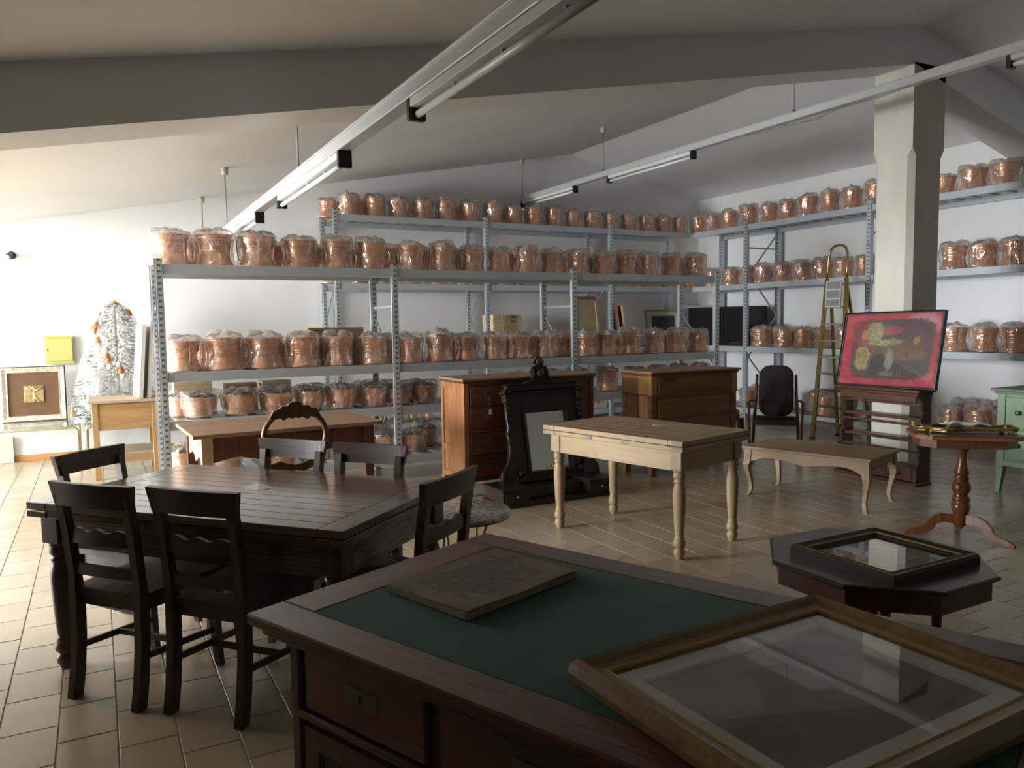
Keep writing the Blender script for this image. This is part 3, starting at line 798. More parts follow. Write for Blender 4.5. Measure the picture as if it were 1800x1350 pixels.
# ================================================================== FURNITURE
TURN = [(.036, .565), (.040, .555), (.040, .53), (.031, .522), (.031, .516), (.037, .51), (.037, .50), (.030, .492), (.034, .482), (.041, .44), (.042, .40), (.038, .30), (.030, .17), (.027, .15), (.033, .143), (.033, .137),
        (.030, .132), (.039, .115), (.041, .10), (.037, .083), (.027, .075), (.027, .070), (.036, .058), (.038, .045), (.034, .028), (.024, .010), (.022, 0)]
def extend_table(name, label, loc, rz, L, Wd, h, mx, my, mz, mend, nplank, k=1.0, mtop=None, mtopy=None):
    t = thing(name, label, 'table', loc, rz)
    e = .115; y0 = -Wd/2; pw = Wd/nplank; th = .033
    for i in range(nplank):
        MB().box(-L/2+e+.0006, y0+i*pw+.0007, h-th, L/2-e-.0006, y0+(i+1)*pw-.0007, h, .0022).build('plank', mtop or mx, t)
    for s in (-1, 1):
        MB().box(s*(L/2-e), -Wd/2, h-th, s*L/2, Wd/2, h, .003).build('breadboard_end', mtopy or my, t)
    z1 = h-th-.004; z0 = z1-.03
    for s in (-1, 1):
        lf = MB().box(s*.14, -Wd/2+.004, z0, s*(L/2-e), Wd/2-.004, z1, .002).build('draw_leaf', mx, t)
        MB().box(s*(L/2-e), -Wd/2, z0, s*(L/2), Wd/2, z1, .003).build('leaf_end', my, lf)
        if mend:
            for yy_ in (-1, 1):
                MB().box(s*(L/2-.075), yy_*Wd/2, z0+.003, s*(L/2-.002), yy_*(Wd/2+.0012), z1-.003).build('end_grain', mend, lf)
                MB().box(s*.142, yy_*(Wd/2-.004), z0+.003, s*.20, yy_*(Wd/2-.0028), z1-.003).build('end_grain', mend, lf)
                MB().box(s*(L/2-.075), yy_*Wd/2, h-th+.003, s*(L/2-.002), yy_*(Wd/2+.0012), h-.003).build('end_grain', mend, t)
    MB().box(-.138, -Wd/2+.006, z0, .138, Wd/2-.006, z1, .002).build('centre_filler', mx, t)
    ax, ay, b = L/2-.085, Wd/2-.085, .044*k
    za = z0-.135
    for s in (-1, 1):
        MB().box(-ax+b, s*(ay+.012), za, ax-b, s*(ay+.034), z0, .002).build('apron', mx, t)
        MB().box(s*(ax+.012), -ay+b, za, s*(ax+.034), ay-b, z0, .002).build('apron', my, t)
    for sx in (-1, 1):
        for sy in (-1, 1):
            m = MB().box(sx*ax-b, sy*ay-b, .58, sx*ax+b, sy*ay+b, z0, .004)
            m.lathe([(b*.98, .58), (b*.95, .57)]+[(r*k, z) for r, z in TURN], 22, (sx*ax, sy*ay, 0))
            m.build('leg', mz, t)
    return t
DT_A = math.atan2(-1.22, 1.065); DT_C = Vector((.583, 3.655, 0))
extend_table('dining_table', 'large dark brown extending dining table with turned legs, surrounded by six chairs', (DT_C.x, DT_C.y, 0), DT_A, 1.62, .95, .772, M['dining_x'], M['dining_y'], M['dining_z'], None, 11, 1.12, M['dining_top'], M['dining_topy'])
extend_table('pine_table', 'pale tan extending table with turned legs and greyish corner ends', (3.39, 4.36, 0), math.atan2(1.22, -.29), 1.245, .775, .775, M['tan_x'], M['tan_y'], M['tan_z'], M['endgrain'], 7)

def make_chair():
    t = thing('dining_chair', '', 'chair')
    # local: back at y=0, seat towards +y, x across
    def post(s):
        path = [(-.030, 0), (-.012, .10), (.004, .25), (.008, .40), (.004, .52), (-.014, .70), (-.040, .86)]
        m = MB(); w0 = .018
        vs = []
        for (y, z) in path:
            x = s*(.172+.004*(z/.86)) ; d = .024 if z < .5 else .019
            vs += [(x-w0, y-d, z), (x+w0, y-d, z), (x+w0, y+d, z), (x-w0, y+d, z)]
        fs = [(0, 3, 2, 1)]
        for i in range(len(path)-1):
            a = i*4
            for k in range(4):
                fs.append((a+k, a+(k+1) % 4, a+4+(k+1) % 4, a+4+k))
        n = len(vs)-4; fs.append((n, n+1, n+2, n+3))
        m.add(vs, fs); return m
    for s in (-1, 1): post(s).build('back_post', M['chair_z'], t)
    # curved rails between the posts
    def rail(zc, half, ztop, zbot, yb, bow, th, wavy=0.0, flare=0.0):
        m = MB(); n = 14; vs = []
        for i in range(n+1):
            u = -1+2*i/n; x = u*half; y = yb-bow*(1-u*u)
            zt = ztop+wavy*(math.cos(u*3*PI)*.5) ; zb = zbot
            fl = flare*max(0, abs(u)-.82)/.18
            vs += [(x, y-th, zb), (x, y+th, zb), (x+(fl*(1 if u > 0 else -1)), y+th-.012*(flare > 0), zt), (x+(fl*(1 if u > 0 else -1)), y-th-.012*(flare > 0), zt)]
        fs = []
        for i in range(n):
            a = i*4
            for k in range(4): fs.append((a+k, a+(k+1) % 4, a+4+(k+1) % 4, a+4+k))
        fs += [(0, 3, 2, 1), (n*4, n*4+1, n*4+2, n*4+3)]
        m.add(vs, fs); return m
    rail(0, .200, .912, .815, -.036, .018, .013, 0, .018).build('top_rail', M['chair_x'], t)
    rail(0, .160, .715, .655, -.012, .014, .009, .016).build('middle_rail', M['chair_x'], t)
    rail(0, .160, .565, .520, .002, .012, .009).build('lower_rail', M['chair_x'], t)
    # seat of boards, wider at the front
    nb = 5
    for i in range(nb):
        u0, u1 = -1+2*i/nb, -1+2*(i+1)/nb
        pts = [(u0*.190+.0012, .0), (u1*.190-.0012, .0), (u1*.228-.0012, .445), (u0*.228+.0012, .445)]
        MB().prism(pts, .440, .462, 'z').build('seat_board', M['chair_x'], t)
    MB().prism([(-.165, .015), (.165, .015), (.205, .415), (-.205, .415)], .385, .440, 'z').build('seat_frame', M['chair_x'], t)
    for s in (-1, 1):
        m = MB(); vs = []
        for (z, w, dy) in ((0, .014, .022), (.1, .016, .01), (.25, .019, 0), (.44, .021, 0)):
            x, y = s*.185, .395+dy
            vs += [(x-w, y-w, z), (x+w, y-w, z), (x+w, y+w, z), (x-w, y+w, z)]
        fs = [(0, 3, 2, 1), (12, 13, 14, 15)]
        for i in range(3):
            for k in range(4): fs.append((i*4+k, i*4+(k+1) % 4, i*4+4+(k+1) % 4, i*4+4+k))
        m.add(vs, fs); m.build('front_leg', M['chair_z'], t)
        MB().bar((s*.174, .02, .205), (s*.184, .385, .175), .016, .026, .002).build('side_stretcher', M['chair_x'], t)
    MB().bar((-.180, .21, .190), (.180, .21, .190), .016, .026, .002).build('cross_stretcher', M['chair_x'], t)
    return t
ux = Vector((math.cos(DT_A), math.sin(DT_A))); un = Vector((-ux.y, ux.x))
def chair_pose(along, normal, facing):
    """back-post foot line centre, facing angle of the chair's +y"""
    p = Vector((DT_C.x, DT_C.y))+ux*along+un*normal
    return (p.x, p.y, 0), facing-PI/2
aN = math.atan2(un.y, un.x); aU = DT_A
ch = make_chair()
spec = [(-.265, -.56, aN, 'dark wooden chair in near row, left one, its seat boards catching the light'),
        (.215, -.53, aN, 'dark wooden chair in near row, right one, small paper tag on its seat'),
        (-.965, .035, aU+.05, 'dark wooden chair at the left head of the dining table, back turned away from wall'),
        (-.20, .555, aN+PI, 'olive brown chair on far side of dining table, before the balloon-back chair'),
        (.295, .53, aN+PI, 'olive brown chair on far side of dining table, right of the balloon-back chair'),
        (.985, -.02, aU+PI-.08, 'dark wooden chair at right head of the dining table beside marble table')]
for i, (al, no, fa, lab) in enumerate(spec):
    loc, rz = chair_pose(al, no, fa)
    if i == 0:
        ch.location = loc; ch.rotation_euler = (0, 0, rz); ch['label'] = lab; ch['group'] = 'chairs around the dining table'
    else: dup(ch, loc, rz, lab, 'chairs around the dining table')

# small papers and tags
def card(name, label, pts, z, th=.0012, mat='white', curl=0.0, string=None):
    m = MB(); n = len(pts); vs = [(x, y, z+(curl if k == n-1 else 0)) for k, (x, y) in enumerate(pts)]
    vs += [(a, b, c+th) for a, b, c in vs]
    m.add(vs, [tuple(range(n))[::-1], tuple(range(n, 2*n))]+[(i, (i+1) % n, n+(i+1) % n, n+i) for i in range(n)])
    t = thing(name, label, 'tag'); m.build('card', M[mat], t)
    if string: MB().tube(string, .0011, 5).build('string', M['string'], t)
    return t
card('paper_note', 'white paper note lying on the dining table top', [(.566, 3.745), (.615, 3.63), (.69, 3.665), (.645, 3.758)], .7725, .001, 'white', .012)
q = on_z(392, 1043, .463)
card('price_tag', 'small white paper tag with string on the near right chair seat', [(q.x, q.y), (q.x+.028, q.y-.01), (q.x+.036, q.y+.018), (q.x+.01, q.y+.03)], .4635, .001, 'white', .008, [(q.x, q.y, .465), (q.x-.03, q.y+.02, .466), (q.x-.02, q.y+.045, .466), (q.x-.045, q.y+.06, .465)])
q = on_z(1146, 748, .776)
card('price_tag', 'small white tag with long string on the pale extending table', [(q.x, q.y), (q.x+.028, q.y-.022), (q.x+.045, q.y), (q.x+.018, q.y+.022)], .776, .001, 'white', .004, [(q.x+.035, q.y-.012, .777), (q.x+.10, q.y-.06, .777), (q.x+.17, q.y-.07, .777), (q.x+.24, q.y-.13, .777)])

# ---------------------------------------------------------------- writing desk
da = math.atan2(-.92, .39)        # long axis direction
dl, dw, dh = 1.78, .957, .78
dL = Vector((.306, 2.052)); dx = Vector((math.cos(da), math.sin(da))); dy = Vector((-dx.y, dx.x))   # dy points to the back corner
dc = dL+dx*dl/2+dy*dw/2
t = thing('writing_desk', 'large mahogany writing desk with green baize top in the foreground', 'desk', (dc.x, dc.y, 0), da)
bw = .115
for s in (-1, 1):
    MB().box(-dl/2, s*(dw/2-bw), dh-.03, dl/2, s*dw/2, dh, .005).build('top_border', M['desk_x'], t)
    MB().box(s*(dl/2-bw-.02), -dw/2+bw, dh-.03, s*dl/2, dw/2-bw, dh, .004).build('top_border', M['desk_y'], t)
MB().box(-dl/2+bw+.02, -dw/2+bw, dh-.03, dl/2-bw-.02, dw/2-bw, dh-.0015, .001).build('baize_inlay', M['baize'], t)
MB().box(-dl/2+.025, -dw/2+.025, dh-.062, dl/2-.025, dw/2-.025, dh-.03, .010).build('moulding', M['desk_x'], t)
cx, cy = dl/2-.10, dw/2-.09
cb_ = MB().box(-cx, -cy, .09, cx, cy, dh-.062, .003); cb_.build('carcass', M['desk_z'], t)
MB().box(-cx-.02, -cy-.02, 0, cx+.02, cy+.02, .09, .006).build('plinth', M['desk_x'], t)
yf = -cy
xs = [-cx+.02, -cx+.50, cx-.50, cx-.02]
for i in range(3):
    x0, x1 = xs[i]+.02, xs[i+1]-.02
    d = MB().box(x0, yf-.016, .535, x1, yf-.001, .705, .006).build('drawer', M['desk_x'], t)
    mx_ = (x0+x1)/2
    e = MB().box(mx_-.062, yf-.0185, .605, mx_+.062, yf-.0155, .652, .001).build('lock_plate', M['brass_dark'], d)
    MB().lathe([(.006, 0), (.006, .002)], 10, (0, 0, 0), M=Matrix.Translation((mx_, yf-.0185, .632)) @ Matrix.Rotation(PI/2, 4, 'X')).box(mx_-.0025, yf-.0204, .616, mx_+.0025, yf-.0185, .632).build('keyhole', M['ink'], d)
MB().box(-cx-.012, yf-.02, .505, cx+.012, yf-.001, .527, .005).build('waist_moulding', M['desk_x'], t)
for i in (0, 2):
    x0, x1 = xs[i]+.02, xs[i+1]-.02
    d = MB().box(x0, yf-.010, .11, x1, yf-.001, .495, .003).build('door', M['desk_z'], t)
    fm = MB().frame(x1-x0, .385, [(0, 0), (0, .012), (.055, .012), (.063, .004), (.063, 0)], Matrix.Translation(((x0+x1)/2, yf-.009, .3025)) @ Matrix.Rotation(PI/2, 4, 'X')).build('door_frame', M['desk_z'], d)
for sx in (-1, 1):
    MB().box(sx*cx-.02, yf-.018, .09, sx*cx+.02, yf+.03, .70, .006).build('corner_stile', M['desk_z'], t)
# end panel facing the dining table
d = MB().frame(2*cy-.06, .52, [(0, 0), (0, .012), (.07, .012), (.08, .003), (.08, 0)], Matrix.Translation((-cx-.001, 0, .38)) @ Matrix.Rotation(-PI/2, 4, 'Z') @ Matrix.Rotation(PI/2, 4, 'X')).build('end_panel', M['desk_z'], t)

def inv_local(t, p):
    a = t.rotation_euler[2]; v = Vector((p[0]-t.location[0], p[1]-t.location[1]))
    return (v.x*math.cos(-a)-v.y*math.sin(-a), v.x*math.sin(-a)+v.y*math.cos(-a))

# unframed old canvas
ca = math.atan2(2.157-2.023, 1.093-.68)
t = thing('old_canvas', 'worn unframed oil painting on stretched canvas lying on the green desk top', 'painting', (.934, 1.932, dh), ca)
m = MB(); n = 14; Lx, Ly, zt = .438, .335, .026
vs = []; fs = []
for i in range(n+1):
    for j in range(n+1):
        u, v = i/n-.5, j/n-.5
        vs.append((u*Lx, v*Ly, zt+.002*math.sin(9*u+2)*math.cos(7*v)-.002*(1-4*u*u)*(1-4*v*v)))
for i in range(n):
    for j in range(n): fs.append((i*(n+1)+j, (i+1)*(n+1)+j, (i+1)*(n+1)+j+1, i*(n+1)+j+1))
m.add(vs, fs, True)
nt = NT('old_oil_painting'); vv_ = nt.coords((1, 1, 1))
sp = nt.n('ShaderNodeSeparateXYZ'); nt.l(vv_, sp.inputs[0])
edge = nt.math('MAXIMUM', nt.math('DIVIDE', nt.math('ABSOLUTE', sp.outputs[0]), .17), nt.math('DIVIDE', nt.math('ABSOLUTE', sp.outputs[1]), .122))
msk = nt.ramp(nt.math('ADD', edge, nt.math('MULTIPLY', nt.noise(vv_, 30, 3), .12)), [(.98, (1, 1, 1)), (1.08, (0, 0, 0))])
scn = nt.ramp(nt.noise(vv_, 16, 6, .65, 1.5), [(.30, (.07, .08, .08)), (.45, (.15, .165, .165)), (.55, (.18, .14, .09)), (.64, (.36, .24, .15)), (.72, (.17, .18, .18))])
brd = nt.ramp(nt.noise(vv_, 12, 5), [(.3, (.20, .155, .09)), (.7, (.31, .245, .155))])
nt.set(base=nt.mix(msk, brd, scn), rough=.75); nt.bump(nt.noise(vv_, 70, 4), .3, .004)
m.build('painted_canvas', nt.m, t)
MB().box(-Lx/2, -Ly/2, .001, Lx/2, Ly/2, zt-.003, .004).build('stretcher', plain('soiled_canvas_edge', (.27, .21, .13), .85, var=.3, sc=30), t)

# big framed print lying on the desk
px0, px1, py0, py1 = .835, 1.585, .715, 1.318
pw_, ph_ = px1-px0, py1-py0
t = thing('framed_print', 'large gold-brown framed misty print under glass lying on the desk', 'picture', ((px0+px1)/2, (py0+py1)/2, dh), math.radians(1.5))
MB().frame(pw_, ph_, [(0, .004), (-.004, .022), (.002, .042), (.012, .050), (.022, .046), (.030, .036), (.050, .034), (.060, .026), (.060, .010), (.004, .002)]).build('frame', M['gold_x'], t)
MB().frame(pw_-.100, ph_-.100, [(0, .0345), (.004, .0365), (.009, .034), (.009, .028), (0, .028)]).build('gilt_slip', M['gilt_line'], t)
MB().box(-pw_/2+.05, -ph_/2+.05, .006, pw_/2-.05, ph_/2-.05, .010).build('backing', M['cardboard'], t)
MB().frame(pw_-.110, ph_-.110, [(0, .010), (0, .020), (.050, .020), (.053, .014), (.053, .010)]).build('mat_board', M['mat'], t)
nt = NT('misty_landscape'); vv_ = nt.coords((1, 1, 1)); sp = nt.n('ShaderNodeSeparateXYZ'); nt.l(vv_, sp.inputs[0])
f1 = nt.noise(vv_, 3.2, 5, .55, .8)
g1 = nt.math('ADD', nt.math('MULTIPLY', f1, .9), nt.math('MULTIPLY', sp.outputs[1], .5))
nt.set(base=nt.ramp(g1, [(.25, (.19, .20, .175)), (.42, (.15, .15, .11)), (.52, (.28, .285, .24)), (.68, (.38, .40, .38))]), rough=.6)
MB().box(-pw_/2+.10, -ph_/2+.10, .010, pw_/2-.10, ph_/2-.10, .0125).build('print', nt.m, t)
MB().box(-pw_/2+.056, -ph_/2+.056, .0255, pw_/2-.056, ph_/2-.056, .0275).build('glass', M['picglass'], t)

# ---------------------------------------------------------------- octagonal table and the framed picture on it
ocx, ocy, och, ocf = 2.40, 1.76, .68, .352
t = thing('octagonal_table', 'dark mahogany octagonal table behind the writing desk', 'table', (ocx, ocy, 0), 0)
def octagon(f, k=.4142):
    return [(f, -f*k), (f, f*k), (f*k, f), (-f*k, f), (-f, f*k), (-f, -f*k), (-f*k, -f), (f*k, -f)]
m = MB().prism(octagon(ocf), och-.012, och-.003, 'z')
a_ = octagon(ocf); b_ = octagon(ocf-.006); c_ = octagon(ocf-.018)
m.add([(x, y, och-.003) for x, y in a_]+[(x, y, och) for x, y in b_], [(i, (i+1) % 8, 8+(i+1) % 8, 8+i) for i in range(8)]+[tuple(range(8, 16))])
m.add([(x, y, och-.024) for x, y in c_]+[(x, y, och-.012) for x, y in a_], [(i, (i+1) % 8, 8+(i+1) % 8, 8+i) for i in range(8)])
m.build('top', M['octa'], t)
MB().prism(octagon(ocf-.022), och-.085, och-.020, 'z').build('apron', M['octa_z'], t)
for k in range(4):
    a = PI/4+k*PI/2
    MB().lathe([(.020, 0), (.022, .03), (.014, .05), (.017, .15), (.020, .3), (.015, .42), (.019, .5), (.022, .60)], 14, (.20*math.cos(a), .20*math.sin(a), 0)).build('leg', M['octa'], t)
    MB().bar((.03*math.cos(a), .03*math.sin(a), .2), (.185*math.cos(a), .185*math.sin(a), .2), .018, .025, .003).build('stretcher', M['octa'], t)
MB().lathe([(.012, .14), (.022, .17), (.034, .2), (.03, .24), (.02, .28), (.03, .35), (.036, .42), (.02, .48), (.026, .53), (.045, .565), (.05, .60)], 16).build('centre_turning', M['octa'], t)
fx0, fx1, fy0, fy1 = 2.17, 2.625, 1.523, 1.938
t = thing('framed_picture', 'dark frame with gold lines around a small pale picture on octagonal table', 'picture', ((fx0+fx1)/2, (fy0+fy1)/2, och), 0)
w_, h_ = fx1-fx0, fy1-fy0
MB().frame(w_, h_, [(0, 0), (0, .022), (.006, .032), (.018, .036), (.046, .022), (.052, .012), (.052, 0)]).build('frame', M['frame_dark'], t)
MB().frame(w_-.010, h_-.010, [(0, .030), (-.002, .0335), (.004, .0352), (.008, .033), (.006, .030)]).build('outer_gilt_line', M['gilt_line'], t)
MB().frame(w_-.074, h_-.074, [(0, .026), (0, .0295), (.004, .0285), (.006, .025)]).build('inner_gilt_line', M['gilt_line'], t)
MB().box(-w_/2+.05, -h_/2+.05, .003, w_/2-.05, h_/2-.05, .008).build('dark_mat', M['darkprint'], t)
MB().box(-.095, -.08, .008, .095, .08, .0095).build('pale_picture', plain('pale_sketch', (.36, .33, .24), .8, var=.25, sc=14), t)
MB().frame(.20, .17, [(0, .008), (0, .0105), (.004, .0105), (.004, .008)]).build('fillet', M['gilt_line'], t)
MB().box(-w_/2+.05, -h_/2+.05, .013, w_/2-.05, h_/2-.05, .015).build('glass', M['picglass'], t)

# ---------------------------------------------------------------- round marble table
t = thing('marble_table', 'small round table with veined grey-white marble top on gilt legs', 'table', (1.61, 3.557, 0))
MB().lathe([(.238, .548), (.246, .552), (.249, .560), (.249, .566), (.245, .571), (0, .572)], 48).build('top', M['marble'], t)
MB().lathe([(.225, .535), (.243, .540), (.243, .548), (.0, .548)], 40).build('rim', M['copperdark'], t)
for k in range(4):
    a = .5+k*PI/2; c_, s_ = math.cos(a), math.sin(a)
    MB().tube([(.14*c_, .14*s_, .54), (.145*c_, .145*s_, .5), (.12*c_, .12*s_, .44), (.13*c_, .13*s_, .3), (.16*c_, .16*s_, .12), (.20*c_, .20*s_, .02), (.21*c_, .21*s_, 0.006)], [.012, .009, .006, .006, .006, .007, .006], 8).build('leg', M['brass'], t)
MB().lathe([(.13, .515), (.145, .52), (.145, .54), (.13, .54)], 24).build('collar', M['iron'], t)

# ---------------------------------------------------------------- low pale bench table with cabriole legs
bc = Vector((5.36, 4.49)); ba = math.atan2(1.03, -.30)
t = thing('coffee_table', 'low pale pine coffee table with wavy apron and cabriole legs', 'table', (bc.x, bc.y, 0), ba)
L_, W_, h_ = 1.09, .64, .435
nb = 4
for i in range(nb):
    MB().box(-L_/2, -W_/2+i*W_/nb+.0006, h_-.022, L_/2, -W_/2+(i+1)*W_/nb-.0006, h_, .003).build('top_board', M['tan_x'], t)
def wavy(hw, zt, lo, mid, n=20):
    up_ = [(-hw, zt), (hw, zt)]; dn = []
    for i in range(n+1):
        u = 1-2*i/n
        z = lo+mid*(.5+.5*math.cos(u*PI*2))*(1 if abs(u) < .5 else -.0)-(.055*max(0, abs(u)-.72)/.28)
        if abs(u) < .5: z = lo-.028*(.5+.5*math.cos(u*2*PI))
        dn.append((u*hw, z))
    return up_+dn
for s in (-1, 1):
    MB().prism(wavy(L_/2-.05, h_-.022, h_-.088, 0), s*(W_/2-.045), s*(W_/2-.025), 'y').build('apron', M['tan_x'], t)
    MB().prism(wavy(W_/2-.05, h_-.022, h_-.088, 0), s*(L_/2-.045), s*(L_/2-.025), 'x').build('apron', M['tan_y'], t)
def cabriole(sx, sy, px_, py_, zt, k=1.0):
    m = MB(); vs = []
    prof = [(zt, .030, .0), (zt-.10, .030, .004), (zt-.14, .028, .014), (zt*.55, .021, .012), (zt*.36, .017, -.004), (zt*.18, .0145, -.012), (zt*.07, .0145, -.006), (0, .018, .010)]
    for (z, w, o_) in prof:
        x, y = px_+sx*o_*k, py_+sy*o_*k
        vs += [(x-w, y-w, z), (x+w, y-w, z), (x+w, y+w, z), (x-w, y+w, z)]
    n = len(prof); fs = [(0, 1, 2, 3), (n*4-1, n*4-2, n*4-3, n*4-4)]
    for i in range(n-1):
        for q_ in range(4): fs.append((i*4+q_, i*4+4+q_, i*4+4+(q_+1) % 4, i*4+(q_+1) % 4))
    m.add(vs, fs); return m
for sx in (-1, 1):
    for sy in (-1, 1): cabriole(sx, sy, sx*(L_/2-.05), sy*(W_/2-.05), h_-.022).build('leg', M['tan_z'], t)

# ---------------------------------------------------------------- many-drawer cabinet
t = thing('drawer_cabinet', 'reddish brown cabinet with many drawers standing behind the dark mirror', 'cabinet', (0, 0, 0))
x0, x1, y0, y1, zt = 2.79, 4.15, 6.09, 6.60, 1.045
MB().box(x0-.025, y0-.03, zt-.022, x1+.025, y1+.01, zt, .006).build('top', M['chest_top'], t)
MB().box(x0-.015, y0-.018, zt-.042, x1+.015, y1, zt-.022, .008).build('cornice', M['chest_x'], t)
MB().box(x0+.02, y0+.01, .13, x1-.02, y1-.01, zt-.042).build('carcass', M['chest_x'], t)
for xx_ in (x0, x1):
    s = 1 if xx_ == x0 else -1
    for yy_ in (y0, y1-.05): MB().box(xx_, yy_, 0, xx_+s*.05, yy_+.05, zt-.042, .003).build('stile', M['chest_x'] if s < 0 else M['chest_lit_z'], t)
    MB().box(xx_+s*.004, y0+.05, .13, xx_+s*.02, y1-.05, .19, .002).build('side_rail', M['chest_lit_z'], t)
    MB().box(xx_+s*.004, y0+.05, .37, xx_+s*.02, y1-.05, .43, .002).build('side_rail', M['chest_lit_z'], t)
    MB().box(xx_+s*.004, y0+.05, zt-.10, xx_+s*.02, y1-.05, zt-.042, .002).build('side_rail', M['chest_lit_z'], t)
    MB().box(xx_+s*.012, y0+.05, .19, xx_+s*.022, y1-.05, .37).build('side_panel', M['chest_lit_z'], t)
    MB().box(xx_+s*.012, y0+.05, .43, xx_+s*.022, y1-.05, zt-.10).build('side_panel', M['chest_lit_z'], t)
cols = 3; cw = (x1-x0-.10)/cols
rows = [(.17, .355), (.375, .56), (.60, .785), (.80, .975)]
for i in range(cols):
    for (z0, z1) in rows:
        xa = x0+.05+i*cw+.012; xb = x0+.05+(i+1)*cw-.012
        d = MB().box(xa, y0-.004, z0, xb, y0+.012, z1, .003).build('drawer', M['chest_x'], t)
        cx_ = (xa+xb)/2-.02; cz_ = (z0+z1)/2+.015
        MB().frame(.075, .034, [(0, 0), (0, .004), (.006, .004), (.006, 0)], Matrix.Translation((cx_, y0-.004, cz_)) @ Matrix.Rotation(PI/2, 4, 'X')).build('label_pull', M['pull'], d)
for z in (.13, .567, .98): MB().box(x0+.05, y0, z, x1-.05, y0+.014, z+.026, .002).build('front_rail', M['chest_x'], t)
t = thing('price_tag', 'white price tag on a string hanging from a drawer pull', 'tag')
p = on_y(860, 697, y0-.012); q = on_y(862, 719, y0-.012)
MB().tube([(p.x, p.y, p.z), ((p.x+q.x)/2+.003, p.y, (p.z+q.z)/2), (q.x, q.y, q.z)], .0012, 5).build('string', M['string'], t)
w_ = .017; MB().prism([(q.x-w_, q.z-.048), (q.x+w_, q.z-.048), (q.x+w_, q.z-.012), (q.x+.007, q.z), (q.x-.007, q.z), (q.x-w_, q.z-.012)], y0-.013, y0-.0115, 'y').build('card', M['white'], t)

# ---------------------------------------------------------------- pine chest of drawers
t = thing('chest_of_drawers', 'honey pine chest of drawers right of the drawer cabinet', 'chest')
x0, x1, y0, y1, zt = 4.71, 5.82, 5.925, 6.40, 1.035
MB().box(x0-.035, y0-.04, zt-.022, x1+.035, y1+.01, zt, .007).build('top', M['chest_top'], t)
MB().box(x0-.018, y0-.02, zt-.045, x1+.018, y1, zt-.022, .009).build('cornice', M['pine_x'], t)
MB().box(x0+.015, y0+.012, .14, x1-.015, y1-.012, zt-.045).build('carcass', M['pine_x'], t)
for xx_, s in ((x0, 1), (x1, -1)):
    for yy_ in (y0, y1-.06): MB().box(xx_, yy_, 0, xx_+s*.07, yy_+.06, .80, .004).build('stile', M['pine_lit_z'] if yy_ > y0 else M['pine_x'], t)
    MB().box(xx_, y0+.06, .14, xx_+s*.016, y1-.06, .22, .003).build('side_rail', M['pine_lit_z'], t)
    MB().box(xx_+s*.008, y0+.06, .22, xx_+s*.016, (y0+y1)/2-.012, .80).build('side_panel', M['pine_lit_z'], t)
    MB().box(xx_+s*.008, (y0+y1)/2+.012, .22, xx_+s*.016, y1-.06, .80).build('side_panel', M['pine_lit_z'], t)
    MB().box(xx_, (y0+y1)/2-.012, .22, xx_+s*.016, (y0+y1)/2+.012, .80, .002).build('side_muntin', M['pine_lit_z'], t)
    MB().box(xx_-s*.006, y0-.006, .80, xx_+s*.07, y1, zt-.045, .005).build('upper_side', M['pine_lit_z'], t)
MB().box(x0-.012, y0-.014, .793, x1+.012, y1, .808, .005).build('waist_moulding', M['pine_x'], t)
MB().box(x0+.071, y0-.004, .808, x1-.071, y0+.014, zt-.045, .003).build('upper_front', M['pine_x'], t)
for (z0, z1, pr) in ((.835, .965, -.014), (.58, .765, -.006), (.375, .555, -.006), (.17, .35, -.006)):
    d = MB().box(x0+.085, y0+pr, z0, x1-.085, y0+.012, z1, .006).build('drawer', M['pine_x'], t)
    MB().box((x0+x1)/2-.008, y0+pr-.0015, (z0+z1)/2+.02, (x0+x1)/2+.008, y0+pr, (z0+z1)/2+.05).build('keyhole', M['brass_dark'], d)
for z in (.355, .56, .77): MB().box(x0+.07, y0, z, x1-.07, y0+.014, z+.022, .002).build('front_rail', M['pine_x'], t)

# ---------------------------------------------------------------- dark dressing mirror leaning on the cabinet
t = thing('dressing_mirror', 'carved dark walnut dressing mirror with two small drawers, leaning on the cabinet', 'mirror', (3.40, 5.50, 0))
# base with two drawer boxes
MB().box(-.56, .02, 0, .56, .36, .045, .006).build('plinth', M['ebony'], t)
MB().box(-.52, .10, .045, .52, .34, .135, .004).build('base_box', M['ebony'], t)
for s in (-1, 1):
    b = MB().box(s*.30, .0, .045, s*.545, .34, .150, .004).build('drawer_box', M['ebony'], t)
    MB().box(s*.285, -.012, .150, s*.56, .345, .168, .006).build('box_lid', M['ebony'], b)
    MB().box(s*.325, -.008, .062, s*.52, .0, .135, .003).build('drawer_front', M['ebony'], b)
    MB().lathe([(.004, 0), (.006, .010), (.012, .016), (.012, .022), (.006, .027), (0, .028)], 12, M=Matrix.Translation((s*.42, -.008, .10)) @ Matrix.Rotation(PI/2, 4, 'X')).build('knob', M['pewter'], b)
tilt = Matrix.Translation((0.092, .30, .14)) @ Matrix.Rotation(-.21, 4, 'X')     # panel leans back
pm_ = MB()
pm_.box(-.355, -.02, 0, -.215, .02, .80, .004, tilt); pm_.box(.215, -.02, 0, .355, .02, .80, .004, tilt)
pm_.box(-.215, -.02, 0, .215, .02, .075, .003, tilt); pm_.box(-.215, -.02, .615, .215, .02, .80, .003, tilt)
pm_.build('panel', M['ebony_z'], t)
MB().frame(.45, .56, [(0, .0), (0, .028), (.012, .032), (.024, .024), (.026, 0)], tilt @ Matrix.Translation((0, -.018, .345)) @ Matrix.Rotation(PI/2, 4, 'X')).build('mirror_frame', M['ebony'], t)
MB().box(-.20, -.022, .09, .20, -.019, .60, 0, tilt).build('mirror_glass', M['mirror'], t)
